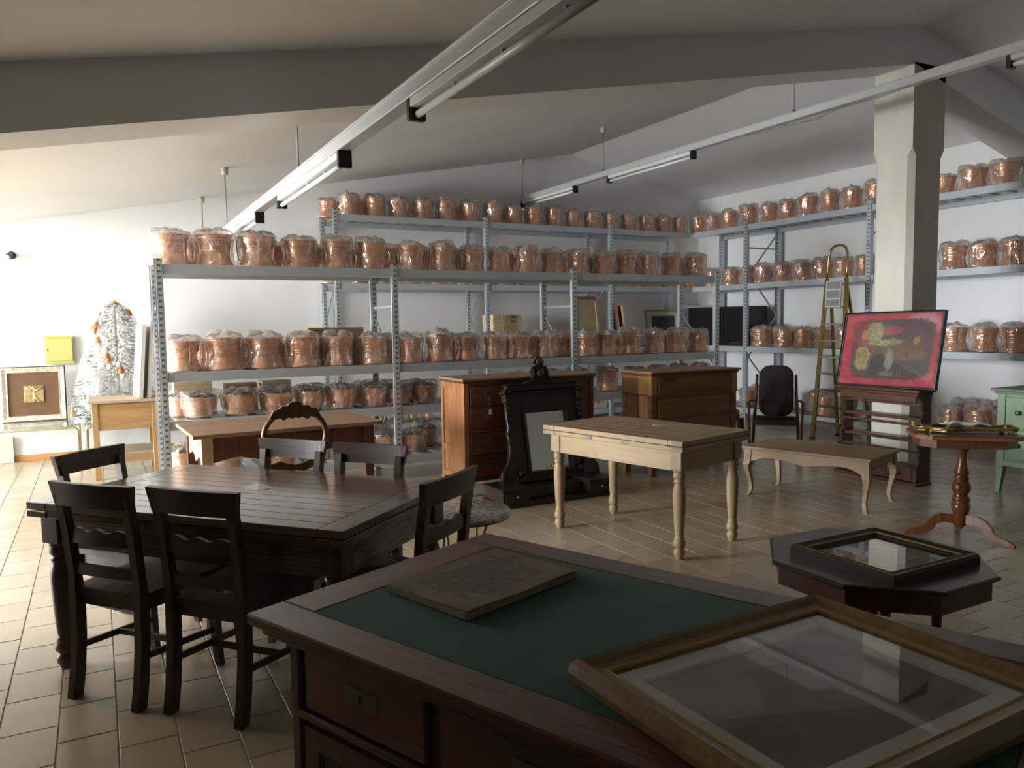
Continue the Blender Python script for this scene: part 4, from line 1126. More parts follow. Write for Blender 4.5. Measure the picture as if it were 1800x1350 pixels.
m = MB().box(-.39, -.055, .80, .39, .03, .822, .006, tilt); m.box(-.36, -.04, .822, .36, .03, .848, .004, tilt); m.box(-.375, -.05, .848, .375, .03, .862, .006, tilt)
m.box(-.36, -.036, .765, .36, .02, .80, .008, tilt); m.build('cornice', M['ebony'], t)
for s in (-1, 1):
    m = MB().box(s*.335, -.075, .775, s*.415, .02, .80, .006, tilt); m.box(s*.345, -.06, .70, s*.40, .02, .775, .008, tilt); m.build('capital', M['ebony'], t)
    sc_ = [(.385, 0), (.56, 0), (.572, .03), (.566, .075), (.54, .11), (.50, .15), (.465, .20), (.448, .27), (.443, .36), (.436, .40), (.452, .415), (.454, .435), (.438, .45), (.434, .55), (.43, .70), (.385, .70)]
    MB().prism([(s*a*.885, b) for a, b in sc_], -.03, .012, 'y', tilt).build('scrolled_bracket', M['ebony_z'], t)
    MB().tube([tilt @ Vector((s*x*.885, -.032, z)) for x, z in ((.43, .70), (.436, .58), (.428, .48), (.45, .425), (.436, .37), (.44, .27), (.46, .195), (.50, .14), (.55, .09), (.556, .04), (.53, .012), (.50, .03), (.508, .06))], .011, 7).build('scroll_bead', M['ebony'], t)
    for (zc, r) in ((.60, .030), (.655, .024), (.55, .022)):
        MB().lathe([(.004, 0), (r, .006), (r*.9, .016), (r*.4, .026), (0, .028)], 12, M=tilt @ Matrix.Translation((s*.365, -.02, zc)) @ Matrix.Rotation(PI/2, 4, 'X')).build('carved_boss', M['ebony'], t)
    m = MB().lathe([(.004, 0), (.034, .006), (.03, .02), (.012, .034), (0, .036)], 14, M=tilt @ Matrix.Translation((s*.30, -.02, .075)) @ Matrix.Rotation(PI/2, 4, 'X'))
    m.build('carved_boss', M['ebony'], t)
crest = [(-.20, .90), (-.16, .925), (-.11, .935), (-.085, .955), (-.10, .985), (-.088, 1.0), (-.098, 1.03), (-.08, 1.045), (-.085, 1.07), (-.05, 1.075), (-.042, 1.10), (-.058, 1.115), (-.05, 1.14), (-.03, 1.155), (-.018, 1.18), (0, 1.187)]
crest = crest+[(-x, z) for x, z in crest[::-1][1:]]
MB().prism([(x*.95, .86+(z-.90)*.87) for x, z in crest], -.028, .01, 'y', tilt).build('crest', M['ebony'], t)
m = MB()
for s in (-1, 1):
    m.tube([tilt @ Vector((s*x, -.034, .86+(z-.90)*.87)) for x, z in ((.19, .905), (.14, .915), (.09, .945), (.066, .99), (.07, 1.03), (.05, 1.05), (.04, 1.03))], .010, 6)
m.lathe([(.02, 0), (.045, .004), (.04, .02), (.015, .03), (0, .032)], 16, M=tilt @ Matrix.Translation((0, -.027, .947)) @ Matrix.Rotation(PI/2, 4, 'X'))
m.lathe([(.01, 0), (.034, .004), (.03, .016), (0, .022)], 14, M=tilt @ Matrix.Translation((0, -.027, 1.051)) @ Matrix.Rotation(PI/2, 4, 'X'))
m.build('crest_carving', M['ebony'], t)

# ---------------------------------------------------------------- rustic red table
t = thing('rustic_table', 'rustic reddish table with pale end, behind the dining table', 'table', (1.235, 6.18, 0), math.radians(2.6))
L_, W_, h_ = 1.40, .86, .775
for i in range(4):
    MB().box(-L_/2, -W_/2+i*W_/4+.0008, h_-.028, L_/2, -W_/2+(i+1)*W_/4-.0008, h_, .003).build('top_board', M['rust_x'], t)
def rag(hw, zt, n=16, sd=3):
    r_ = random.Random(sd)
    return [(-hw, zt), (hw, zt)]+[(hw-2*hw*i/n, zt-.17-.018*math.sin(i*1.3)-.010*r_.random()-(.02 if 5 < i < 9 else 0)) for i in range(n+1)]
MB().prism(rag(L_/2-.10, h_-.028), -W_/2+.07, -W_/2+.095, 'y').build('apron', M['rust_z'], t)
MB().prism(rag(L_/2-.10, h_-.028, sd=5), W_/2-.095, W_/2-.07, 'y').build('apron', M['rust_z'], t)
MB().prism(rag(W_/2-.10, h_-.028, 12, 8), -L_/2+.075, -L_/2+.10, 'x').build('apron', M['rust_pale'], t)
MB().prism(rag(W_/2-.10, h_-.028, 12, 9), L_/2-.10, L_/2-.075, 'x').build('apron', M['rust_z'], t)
for sx in (-1, 1):
    for sy in (-1, 1):
        m = MB(); x, y = sx*(L_/2-.10), sy*(W_/2-.09); vs = []
        for (z, w) in ((0, .022), (.25, .028), (.5, .036), (h_-.028, .038)):
            vs += [(x-w, y-w, z), (x+w, y-w, z), (x+w, y+w, z), (x-w, y+w, z)]
        m.add(vs, [(0, 3, 2, 1), (12, 13, 14, 15)]+[(i*4+k, i*4+(k+1) % 4, i*4+4+(k+1) % 4, i*4+4+k) for i in range(3) for k in range(4)])
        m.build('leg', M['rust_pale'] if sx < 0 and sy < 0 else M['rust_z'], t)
MB().box(.02, -W_/2+.062, h_-.16, .34, -W_/2+.071, h_-.05, .003).build('drawer_front', M['rust_z'], t)

# ---------------------------------------------------------------- balloon-back chairs
def balloon_chair(label):
    t = thing('balloon_back_chair', label, 'chair', group='balloon-back chairs')
    def arc(k, z): return k
    pts = []
    for i in range(21):
        a = -PI*.16+PI*1.32*i/20
        x = .205*math.cos(a); z = .80+.175*math.sin(a)
        pts.append((x*(1 if z > .72 else 1), -.03-.06*(z-.5), z))
    pts = [(.165, -.01, .46), (.175, -.02, .60)]+pts+[(-.175, -.02, .60), (-.165, -.01, .46)]
    MB().tube(pts, [.018]*2+[.019]*21+[.018]*2, 10).build('back_hoop', M['walnut_chair'], t)
    cr = [(-.165, .93), (-.14, .975), (-.10, .985), (-.085, 1.0), (-.05, 1.0), (-.035, 1.02), (0, 1.03), (.035, 1.02), (.05, 1.0), (.085, 1.0), (.10, .985), (.14, .975), (.165, .93), (.13, .915), (.10, .925), (.08, .905), (.045, .925), (.02, .915), (0, .925), (-.02, .915), (-.045, .925), (-.08, .905), (-.10, .925), (-.13, .915)]
    MB().prism(cr, -.078, -.040, 'y').build('carved_crest', M['walnut_chair'], t)
    mr = [(-.17, .615), (-.10, .63), (-.05, .61), (0, .60), (.05, .61), (.10, .63), (.17, .615), (.165, .58), (.10, .575), (.05, .555), (0, .565), (-.05, .555), (-.10, .575), (-.165, .58)]
    MB().prism(mr, -.045, -.020, 'y').build('middle_rail', M['walnut_chair'], t)
    m = MB(); n = 26
    def outl(k, z): return [(k*(.205+.02*math.sin(2*PI*i/n))*math.cos(2*PI*i/n), .20+k*.215*math.sin(2*PI*i/n), z) for i in range(n)]
    lay = [outl(.97, .445), outl(1.0, .46), outl(.98, .485), outl(.85, .502), outl(.5, .512), outl(.05, .515)]
    m.add([p for l_ in lay for p in l_], [(j*n+i, j*n+(i+1) % n, (j+1)*n+(i+1) % n, (j+1)*n+i) for j in range(5) for i in range(n)]+[tuple(range(n))[::-1], tuple(5*n+i for i in range(n))], True)
    m.build('seat_cushion', M['yellowseat'], t)
    m = MB(); lay = [outl(.96, .38), outl(1.0, .39), outl(1.0, .44), outl(.96, .445)]
    m.add([p for l_ in lay for p in l_], [(j*n+i, j*n+(i+1) % n, (j+1)*n+(i+1) % n, (j+1)*n+i) for j in range(3) for i in range(n)]+[tuple(range(n))[::-1], tuple(3*n+i for i in range(n))], True)
    m.build('seat_rail', M['walnut_chair'], t)
    for s in (-1, 1):
        cabriole(s, 1, s*.155, .355, .40).build('front_leg', M['walnut_chair'], t)
        MB().tube([(s*.15, .02, .40), (s*.15, .0, .25), (s*.155, -.04, .10), (s*.16, -.085, .008)], [.019, .017, .014, .013], 8).build('rear_leg', M['walnut_chair'], t)
    return t
bc_ = balloon_chair('balloon-back chair with carved crest and ochre seat facing the rustic table')
bc_.location = (1.135, 5.22, 0)
dup(bc_, (6.15, 6.72, 0), -PI/2, 'chair with ochre velvet seat half hidden behind the pine chest of drawers', 'balloon-back chairs')

# ---------------------------------------------------------------- oak side unit
t = thing('oak_side_table', 'light oak side table with deep drawer and low shelf by the rack', 'table')
x0, x1, y0, y1, zt = -.075, .525, 8.76, 9.44, .803
MB().box(x0-.03, y0-.03, zt-.028, x1+.03, y1+.02, zt, .004).build('top', M['oak_top'], t)
for xx_ in (x0, x1-.055):
    for yy_ in (y0, y1-.055): MB().box(xx_, yy_, 0, xx_+.055, yy_+.055, zt-.028, .003).build('leg', M['oak_z'], t)
MB().box(x0+.055, y0+.008, .50, x1-.055, y0+.03, zt-.034, .003).build('drawer_front', M['oak_x'], t)
for xx_ in (x0+.008, x1-.03): MB().box(xx_, y0+.055, .50, xx_+.022, y1-.055, zt-.03, .002).build('side_panel', M['oak_x'], t)
MB().box(x0+.055, y1-.03, .50, x1-.055, y1-.008, zt-.03, .002).build('back_panel', M['oak_x'], t)
MB().box(x0+.03, y0+.03, .235, x1-.03, y1-.03, .26, .003).build('shelf', M['oak_top'], t)
for yy_ in (y0+.012, y1-.034): MB().box(x0+.055, yy_, .165, x1-.055, yy_+.022, .235, .002).build('shelf_rail', M['oak_x'], t)
# pale panels leaning against the rack end
for k, (dx_, mat, lab, hh) in enumerate(((.0, 'cream', 'cream framed panel leaning on rack end, nearer left one', .76), (.075, 'cream', 'cream framed panel leaning on rack end, beside the steel post', .80))):
    lean = Matrix.Translation((.385+dx_, 8.80+k*.02, zt+.001)) @ Matrix.Rotation(.085, 4, 'Y') @ Matrix.Rotation(.10, 4, 'Z')
    t = thing('display_board', lab, 'board', group='cream panels on the oak table')
    MB().box(-.012, .0, 0, .012, .42, hh, .002, lean).build('board', M['white'], t)
    MB().frame(.42, hh, [(0, 0), (0, .014), (.03, .014), (.036, .008), (.036, 0)], lean @ Matrix.Translation((-.011, .21, hh/2)) @ Matrix.Rotation(-PI/2, 4, 'Z') @ Matrix.Rotation(PI/2, 4, 'X')).build('frame', M[mat], t)
    MB().box(-.0265, .06, .05, -.025, .075, hh-.06, 0, lean).build('dark_line', M['brown'] if 'brown' in M else M['frame_dark'], t)

# ---------------------------------------------------------------- plate rack against the column
t = thing('plate_rack', 'reddish brown open plate rack with scrolled sides standing against the column', 'rack', (6.46, 4.775, 0), math.radians(-1.5))
Lp, Hp = .86, .875
side = [(.20, 0), (-.0, 0), (-.0, .03), (.012, .05), (.012, .15), (.03, .17), (.075, .20), (.06, .235), (.05, .27), (.07, .30), (.045, .34), (.03, .38), (.04, .41), (.085, .44), (.065, .47), (.055, .50), (.09, .53), (.07, .56), (.06, .60), (.08, .63), (.105, .66), (.08, .69), (.07, .72), (.10, .745), (.085, .77), (.04, .80), (.01, .82), (.0, .84), (.20, .84)]
for s in (-1, 1):
    MB().prism(side, s*(Lp/2-.012)-.011, s*(Lp/2-.012)+.011, 'y').build('scrolled_side', M['redwood_z'], t)
m = MB().box(-.03, -Lp/2-.035, .845, .21, Lp/2+.035, .875, .006); m.box(-.015, -Lp/2-.018, .815, .2, Lp/2+.018, .845, .008); m.build('cornice', M['redwood_x'], t)
MB().box(.01, -Lp/2+.02, .755, .03, Lp/2-.02, .815, .003).build('frieze', M['redwood_x'], t)
for z in (.385, .585): MB().box(.075, -Lp/2+.022, z, .20, Lp/2-.022, z+.030, .004).build('shelf', M['redwood_x'], t)
for (x, z) in ((.085, .72), (.065, .535), (.06, .29)): MB().box(x, -Lp/2+.02, z, x+.014, Lp/2-.02, z+.022, .004).build('plate_rail', M['redwood_x'], t)
MB().box(.012, -Lp/2+.02, .035, .2, Lp/2-.02, .155, .003).build('drawer_case', M['redwood_x'], t)
for k in range(3):
    a = -Lp/2+.04+k*.265
    d = MB().box(.002, a, .05, .012, a+.245, .142, .004).build('drawer', M['redwood_x'], t)
    MB().lathe([(.004, 0), (.010, .008), (.010, .014), (0, .018)], 10, M=Matrix.Translation((.002, a+.12, .096)) @ Matrix.Rotation(-PI/2, 4, 'Y')).build('knob', M['iron'], d)
MB().box(-.02, -Lp/2-.02, 0, .2, Lp/2+.02, .03, .005).build('plinth', M['redwood_x'], t)

# abstract painting standing on the plate rack
pl = Matrix.Translation((6.455, 4.695, .876)) @ Matrix.Rotation(math.radians(-.8), 4, 'X') @ Matrix.Rotation(.20, 4, 'Y')
t = thing('abstract_painting', 'black framed red abstract painting standing on top of the plate rack', 'painting')
t.matrix_world = pl
PW, PH = 1.03, .72
# local: width along -y (left of picture = +y), height z, face towards -x
face = Matrix(((0, 0, -1, 0), (-1, 0, 0, 0), (0, 1, 0, PH/2), (0, 0, 0, 1)))
MB().frame(PW, PH, [(0, -.025), (0, .018), (.010, .020), (.014, .006), (.014, -.025)], face).build('frame', M['blackframe'], t)
MB().frame(PW-.026, PH-.026, [(0, .0), (0, .012), (.008, .010), (.008, 0)], face).build('inner_slip', plain('maroon_slip', (.05, .018, .02), .5), t)
nt = NT('abstract_art')
v0 = nt.coords((1, 1, 1)); sp = nt.n('ShaderNodeSeparateXYZ'); nt.l(v0, sp.inputs[0])
U = nt.math('MULTIPLY', sp.outputs[1], -1.0); V = nt.math('SUBTRACT', sp.outputs[2], PH/2)     # U right, V up
n1 = nt.noise(v0, 9, 6, .65, 1.2); n2 = nt.noise(v0, 22, 4, .6, 2.0); n3 = nt.noise(nt.coords((1, 3, 30)), 3, 4)
jit = nt.math('MULTIPLY', nt.math('SUBTRACT', nt.noise(v0, 14, 5, .7, 1.5), .5), .085)
def blob(cu, cv, ru, rv, soft=.25, p=4.0, amt=1.0):
    a = nt.math('POWER', nt.math('ABSOLUTE', nt.math('DIVIDE', nt.math('ADD', nt.math('SUBTRACT', U, cu), jit), ru)), p)
    b = nt.math('POWER', nt.math('ABSOLUTE', nt.math('DIVIDE', nt.math('ADD', nt.math('SUBTRACT', V, cv), jit), rv)), p)
    s = nt.math('ADD', a, b)
    return nt.ramp(s, [(max(0, .9-soft), (amt, amt, amt)), (min(1, .9+soft*.3), (0, 0, 0))])
colr = nt.ramp(n1, [(.3, (.27, .022, .032)), (.55, (.38, .042, .055)), (.75, (.46, .11, .12))])
colr = nt.mix(blob(.32, .24, .22, .12, .5, 2, .7), colr, (.50, .25, .27))
colr = nt.mix(blob(.02, .01, .43, .29, .3, 6), colr, nt.ramp(n2, [(.3, (.03, .032, .034)), (.6, (.08, .07, .07)), (.8, (.14, .12, .12))]))
colr = nt.mix(blob(-.26, .09, .12, .19, .3, 4, .9), colr, (.19, .035, .04))
colr = nt.mix(blob(.0, .18, .16, .05, .5, 2, .85), colr, (.33, .05, .085))
colr = nt.mix(blob(.0, .06, .17, .045, .5, 2, .7), colr, (.26, .03, .055))
colr = nt.mix(blob(.18, -.01, .25, .10, .4, 3, .8), colr, nt.ramp(n3, [(.3, (.06, .045, .03)), (.5, (.20, .11, .05)), (.7, (.10, .05, .035))]))
colr = nt.mix(blob(.30, .13, .17, .15, .4, 3, .8), colr, (.12, .055, .065))
fe = nt.ramp(n2, [(.35, (.08, .14, .09)), (.5, (.22, .24, .12)), (.62, (.42, .34, .12)), (.75, (.10, .14, .10))])
colr = nt.mix(blob(-.16, .17, .09, .10, .4, 3), colr, fe)
colr = nt.mix(blob(-.10, .06, .16, .035, .5, 2), colr, fe)
colr = nt.mix(blob(.03, .075, .13, .03, .4, 2, .8), colr, fe)
colr = nt.mix(blob(-.26, .14, .042, .055, .4, 2), colr, (.36, .16, .045))
colr = nt.mix(blob(.27, .085, .035, .045, .4, 2), colr, (.30, .16, .06))
colr = nt.mix(blob(-.27, -.09, .075, .12, .35, 4), colr, nt.ramp(n2, [(.35, (.12, .10, .04)), (.6, (.36, .30, .12))]))
colr = nt.mix(blob(.0, -.24, .40, .05, .5, 3, .8), colr, nt.ramp(n2, [(.3, (.04, .03, .025)), (.7, (.15, .06, .045))]))
colr = nt.mix(blob(.01, -.23, .09, .03, .5, 2, .8), colr, (.10, .19, .15))
colr = nt.mix(blob(.02, -.10, .05, .12, .5, 2, .6), colr, (.30, .33, .27))
scr = nt.n('ShaderNodeTexNoise'); scr.inputs['Scale'].default_value = 15; scr.inputs['Detail'].default_value = 3; scr.inputs['Distortion'].default_value = 3.5; nt.l(v0, scr.inputs['Vector'])
ln = nt.ramp(nt.math('ABSOLUTE', nt.math('SUBTRACT', scr.outputs['Fac'], .5)), [(.0, (1, 1, 1)), (.02, (0, 0, 0))])
inner_ = blob(.02, .01, .40, .27, .3, 6)
colr = nt.mix(nt.math('MULTIPLY', nt.math('MULTIPLY', ln, inner_), .75), colr, (.02, .022, .02))
ln2 = nt.ramp(nt.math('ABSOLUTE', nt.math('SUBTRACT', nt.noise(v0, 24, 2, .5, 4.0), .53)), [(.0, (1, 1, 1)), (.018, (0, 0, 0))])
zone = nt.math('ADD', blob(-.14, .10, .20, .17, .4, 3), blob(-.27, -.11, .10, .15, .35, 4), True)
colr = nt.mix(nt.math('MULTIPLY', nt.math('MULTIPLY', ln2, zone), .85), colr, (.55, .46, .20))
nt.set(base=colr, rough=.7)
MB().box(-PW/2+.018, -PH/2+.018, -.006, PW/2-.018, PH/2-.018, .002, 0, face).build('artwork', nt.m, t)
MB().box(-PW/2+.018, -PH/2+.018, .0045, PW/2-.018, PH/2-.018, .0065, 0, face).build('glass', M['picglass'], t)

# ---------------------------------------------------------------- step ladder
t = thing('step_ladder', 'tall gold aluminium step ladder with grey treads before the right wall rack', 'ladder', (8.02, 6.55, 0), math.radians(-4))
zt = 2.02; lean = .12
def rail_pt(s, z):      # front rails lean back (+x) as they rise and close in
    return (lean*z/zt-.06, s*(.235-.085*z/zt), z)
for s in (-1, 1):
    MB().bar(rail_pt(s, 0.01), rail_pt(s, zt), .026, .062, .004).build('front_rail', M['goldalu'], t)
    MB().bar((.42, s*.27, .01), (.10, s*.13, 1.88), .022, .045, .004).build('rear_leg', M['goldalu'], t)
    m = MB().box(rail_pt(s, 0)[0]-.035, rail_pt(s, 0)[1]-.022, 0, rail_pt(s, 0)[0]+.035, rail_pt(s, 0)[1]+.022, .03, .004); m.box(.39, s*.27-.02, 0, .45, s*.27+.02, .03, .004); m.build('foot', M['blackplastic'], t)
for k in range(8):
    z = .235+k*.205; a = rail_pt(1, z)
    m = MB().box(a[0]-.045, -a[1]+.012, z-.018, a[0]+.045, a[1]-.012, z, .004)
    for q_ in range(4): m.box(a[0]-.036+q_*.02, -a[1]+.02, z, a[0]-.026+q_*.02, a[1]-.02, z+.003)
    m.build('tread', M['stepgrey'], t)
top_ = []
for s in (1, -1):
    a = rail_pt(s, zt-.03)
    seq = [a, (a[0]+.01, a[1]*1.0, zt+.12), (a[0]+.02, a[1]*.92, zt+.30)]
    top_ += seq if s == 1 else seq[::-1]
mid_ = [(top_[2][0]+.003, top_[2][1]*.8, zt+.37), (top_[2][0]+.003, top_[2][1]*.45, zt+.40), (top_[2][0]+.003, 0, zt+.405), (top_[2][0]+.003, -top_[2][1]*.45, zt+.40), (top_[2][0]+.003, -top_[2][1]*.8, zt+.37)]
MB().tube(top_[:3]+mid_+top_[3:], .016, 9).build('hand_hoop', M['goldalu'], t)
a = rail_pt(1, 1.84)
fl = Matrix.Translation((a[0]-.035, 0, 1.83)) @ Matrix.Rotation(.06, 4, 'Y')
pf = MB().box(-.008, -.115, -.16, .008, .115, .16, .004, fl).build('folded_platform', M['stepgrey'], t)
m = MB()
for z in (-.155, -.06, .05, .155): m.box(-.014, -.118, z-.008, .006, .118, z+.008, .002, fl)
for y in (-.112, .112): m.box(-.014, y-.008, -.16, .006, y+.008, .16, .002, fl)
m.build('platform_rim', M['alu'], pf)

# ---------------------------------------------------------------- rocking chair facing the camera
t = thing('rocking_chair', 'brown upholstered wooden rocking chair behind the low coffee table', 'chair', (6.86, 6.36, 0), math.atan2(-.67, -.74)+PI/2)
# local: -y is forward
m = MB()
def rrect(w, h, r, n=6):
    pts = []
    for (cx_, cz_, a0) in ((w/2-r, h/2-r, 0), (-w/2+r, h/2-r, PI/2), (-w/2+r, -h/2+r, PI), (w/2-r, -h/2+r, 1.5*PI)):
        pts += [(cx_+r*math.cos(a0+PI/2*i/n), cz_+r*math.sin(a0+PI/2*i/n)) for i in range(n+1)]
    return pts
def pad(w, h, r, th, Mx, mat, name):
    m = MB(); base = rrect(w, h, r); n = len(base); lay = []
    for (k, y) in ((.90, th*.5), (.975, th*.42), (1.0, th*.2), (1.0, -th*.2), (.975, -th*.42), (.90, -th*.5), (.5, -th*.56), (.02, -th*.58)):
        lay += [(x*k, y, z*k) for x, z in base]
    fs = [(j*n+i, j*n+(i+1) % n, (j+1)*n+(i+1) % n, (j+1)*n+i) for j in range(7) for i in range(n)]+[tuple(range(n))[::-1], tuple(7*n+i for i in range(n))]
    m.add([Mx @ Vector(p) for p in lay], fs, True)
    return m.build(name, M[mat], t)
rec = Matrix.Translation((0, .13, .695)) @ Matrix.Rotation(-.22, 4, 'X')
pad(.385, .60, .13, .07, rec, 'upholstery', 'back_cushion')
pad(.44, .40, .06, .075, Matrix.Translation((0, -.10, .385)) @ Matrix.Rotation(PI/2-.08, 4, 'X'), 'upholstery', 'seat_cushion')
MB().box(-.225, -.315, .345, .225, -.29, .40, .008).build('front_rail', M['rock_wood'], t)
for s in (-1, 1):
    MB().tube([(s*.215, .20, .98-.10), (s*.222, .14, .66), (s*.235, .06, .40), (s*.245, .02, .20), (s*.25, .0, .065)], [.016, .018, .019, .018, .016], 8).build('back_upright', M['rock_wood'], t)
    MB().tube([(s*.235, .11, .575), (s*.262, -.05, .60), (s*.285, -.22, .598), (s*.295, -.31, .575)], [.016, .02, .022, .018], 8, flat=.6).build('arm', M['rock_wood'], t)
    MB().bar((s*.275, -.25, .055), (s*.285, -.27, .59), .03, .04, .006).build('arm_post', M['rock_wood'], t)
    pts = []
    for i in range(13):
        y = -.50+1.0*i/12; pts.append((s*.27, y, .022+.16*(y-.0)**2))
    MB().tube(pts, .020, 8).build('rocker', M['rock_wood'], t)

# ---------------------------------------------------------------- pedestal table and the gilt crucifix plaque
pa = math.atan2(-.40, .415); ph = .735
t = thing('pedestal_table', 'cherry tripod pedestal table with banded canted top', 'table', (5.205, 3.165, 0), pa)
a_, b_, c_ = .325, .235, .085
def canted(k):
    A, B = a_+k, b_+k
    return [(A, -B+c_), (A, B-c_), (A-c_, B), (-A+c_, B), (-A, B-c_), (-A, -B+c_), (-A+c_, -B), (A-c_, -B)]
MB().prism(canted(0), ph-.006, ph, 'z').build('top', M['cherry_x'], t)
MB().prism(canted(.004), ph-.026, ph-.006, 'z').build('banded_edge', M['inlay'], t)
MB().prism(canted(-.03), ph-.085, ph-.026, 'z').build('apron', M['cherry_x'], t)
MB().lathe([(.045, .09), (.045, .165), (.050, .175), (.058, .20), (.060, .225), (.056, .245), (.046, .25), (.058, .262), (.050, .29), (.040, .305), (.046, .312), (.058, .33), (.060, .36), (.050, .39), (.038, .40), (.046, .407), (.038, .416), (.048, .424), (.034, .434), (.044, .445), (.046, .46), (.036, .49), (.027, .54), (.030, .60), (.042, .615), (.042, .655)], 24).build('turned_column', M['cherry'], t)
MB().lathe([(.012, .06), (.020, .075), (.030, .09)], 12).build('drop', M['cherry'], t)
foot = [(.04, .165), (.11, .165), (.165, .145), (.205, .105), (.215, .075), (.255, .055), (.31, .040), (.345, .018), (.345, 0), (.315, 0), (.27, .012), (.20, .025), (.165, .05), (.145, .09), (.10, .105), (.04, .098)]
for p_ in ((5.238, 2.894), (5.03, 3.36), (5.44, 3.33)):
    ang = math.atan2(p_[1]-3.165, p_[0]-5.205)-pa
    MB().prism(foot, -.016, .016, 'y', Matrix.Rotation(ang, 4, 'Z')).build('foot', M['cherry'], t)
# plaque: cross shaped gilt base with white figure, lying on the table
t = thing('crucifix_plaque', 'ornate gilt crucifix plaque with white figure lying on the pedestal table', 'crucifix', (5.215, 3.16, ph), pa+.02)
m = MB()
out = [(-.30, -.03), (-.315, 0), (-.30, .03), (-.26, .05), (-.23, .045), (-.20, .085), (-.15, .115), (-.10, .10), (-.06, .075), (.0, .07), (.10, .062), (.20, .055), (.26, .075), (.30, .05), (.318, 0)]
out = out+[(x, -y) for x, y in out[::-1][1:-1]]
m.prism([(x, y*1.15) for x, y in out], .012, .030, 'z')
m.build('gilt_board', M['gilt'], t)
m = MB(); n = len(out)
m.tube([(x*.985, y*1.12, .032+.005*math.sin(i*2.1)) for i, (x, y) in enumerate(out)], [.011+.004*(i % 2) for i in range(n)], 7, True); m.build('scroll_border', M['gilt'], t)
m = MB()
for k in range(9):
    a = -.7+1.4*k/8
    m.tube([(-.25, .0, .03), (-.28-.03*math.cos(a), .05*math.sin(a), .05), (-.30-.035*math.cos(a), .085*math.sin(a), .055+.02*math.cos(k*2))], [.007, .006, .003], 6)
for (x, y) in ((.27, .05), (.29, .02), (.28, -.05), (.25, .0), (-.16, .10), (-.14, -.10)):
    m.lathe([(.004, 0), (.016, .006), (.012, .016), (0, .02)], 9, (x, y, .028))
m.build('gilt_leaves', M['gilt'], t)
m = MB().box(-.22, -.022, .030, .27, .022, .036, .002); m.box(-.15, -.085, .030, -.105, .085, .036, .002); m.build('velvet_cross', M['velvet'], t)
for (x, y) in ((-.22, .04), (-.22, -.04), (.24, .05), (.24, -.05)):
    MB().lathe([(.012, 0), (.014, .006), (.010, .013)], 10, (x, y, 0)).build('foot', M['gilt'], t)
def skinned(name, pts, edges, rad, mat, parent, sub=2, loc=None):
    me = bpy.data.meshes.new(name); me.from_pydata(pts, edges, []); me.materials.append(mat)
    o = link(name, me, parent)
    o.modifiers.new('skin', 'SKIN'); sk = me.skin_vertices[0].data
    for i, r in enumerate(rad): sk[i].radius = (r, r)
    sk[0].use_root = True
    md = o.modifiers.new('sub', 'SUBSURF'); md.levels = sub; md.render_levels = sub
    return o
fz = .052
skinned('white_figure', [(.03, 0, fz), (-.02, .002, fz+.006), (-.065, 0, fz+.006), (-.10, .004, fz+.008), (-.125, .010, fz+.014), (-.085, .028, fz+.004), (-.115, .062, fz-.004), (-.135, .098, fz-.008), (-.085, -.028, fz+.004), (-.115, -.062, fz-.004), (-.135, -.098, fz-.008),
                         (.045, .012, fz+.004), (.09, .016, fz+.016), (.14, .006, fz), (.16, .004, fz-.006), (.045, -.012, fz+.002), (.09, -.012, fz+.014), (.14, -.004, fz), (.165, -.004, fz-.006)],
        [(0, 1), (1, 2), (2, 3), (3, 4), (2, 5), (5, 6), (6, 7), (2, 8), (8, 9), (9, 10), (0, 11), (11, 12), (12, 13), (13, 14), (0, 15), (15, 16), (16, 17), (17, 18)],
        [.018, .017, .021, .010, .015, .011, .0075, .006, .011, .0075, .006, .013, .0105, .008, .007, .013, .0105, .008, .007], M['ivory'], t)

# ---------------------------------------------------------------- sage green dresser
t = thing('green_dresser', 'sage green painted chest of drawers at the right edge', 'dresser')
x0, x1, y0, y1, zt = 6.85, 7.33, 2.80, 3.87, .905
MB().box(x0-.045, y0-.04, zt-.022, x1+.02, y1+.045, zt, .006).build('top', M['greenpaint_top'], t)
MB().box(x0-.025, y0-.02, zt-.045, x1+.01, y1+.025, zt-.022, .010).build('cornice', M['greenpaint'], t)
MB().box(x0+.012, y0+.012, .235, x1-.012, y1-.012, zt-.045).build('carcass', M['greenpaint'], t)
for yy_, s in ((y0, 1), (y1, -1)):
    for xx_ in (x0, x1-.065):
        m = MB(); vs = []
        for (z, w) in ((0, .034), (.235, .062), (zt-.045, .062)):
            ya = yy_; yb = yy_+s*w; xa = xx_ if xx_ == x0 else xx_+.065; xb = xa+(w if xx_ == x0 else -w)
            vs += [(xa, ya, z), (xb, ya, z), (xb, yb, z), (xa, yb, z)]
        m.add(vs, [(0, 1, 2, 3), (8, 9, 10, 11)]+[(i*4+k, i*4+(k+1) % 4, i*4+4+(k+1) % 4, i*4+4+k) for i in range(2) for k in range(4)])
        m.build('leg', M['greenpaint'], t)
MB().box(x0, y0+.06, .235, x0+.014, y1-.06, .285, .003).build('front_rail', M['greenpaint'], t)
for (z0, z1) in ((.295, .555), (.575, .835)):
    for k in range(2):
        ya = y0+.068+k*.4725; yb = ya+.462
        d = MB().box(x0-.002, ya, z0, x0+.013, yb, z1, .006).build('drawer', M['greenpaint'], t)
        MB().lathe([(.008, 0), (.008, .012), (.019, .02), (.020, .028), (.012, .034), (0, .035)], 14, M=Matrix.Translation((x0-.002, yb-.11, (z0+z1)/2)) @ Matrix.Rotation(-PI/2, 4, 'Y')).build('knob', M['pewter'], d)

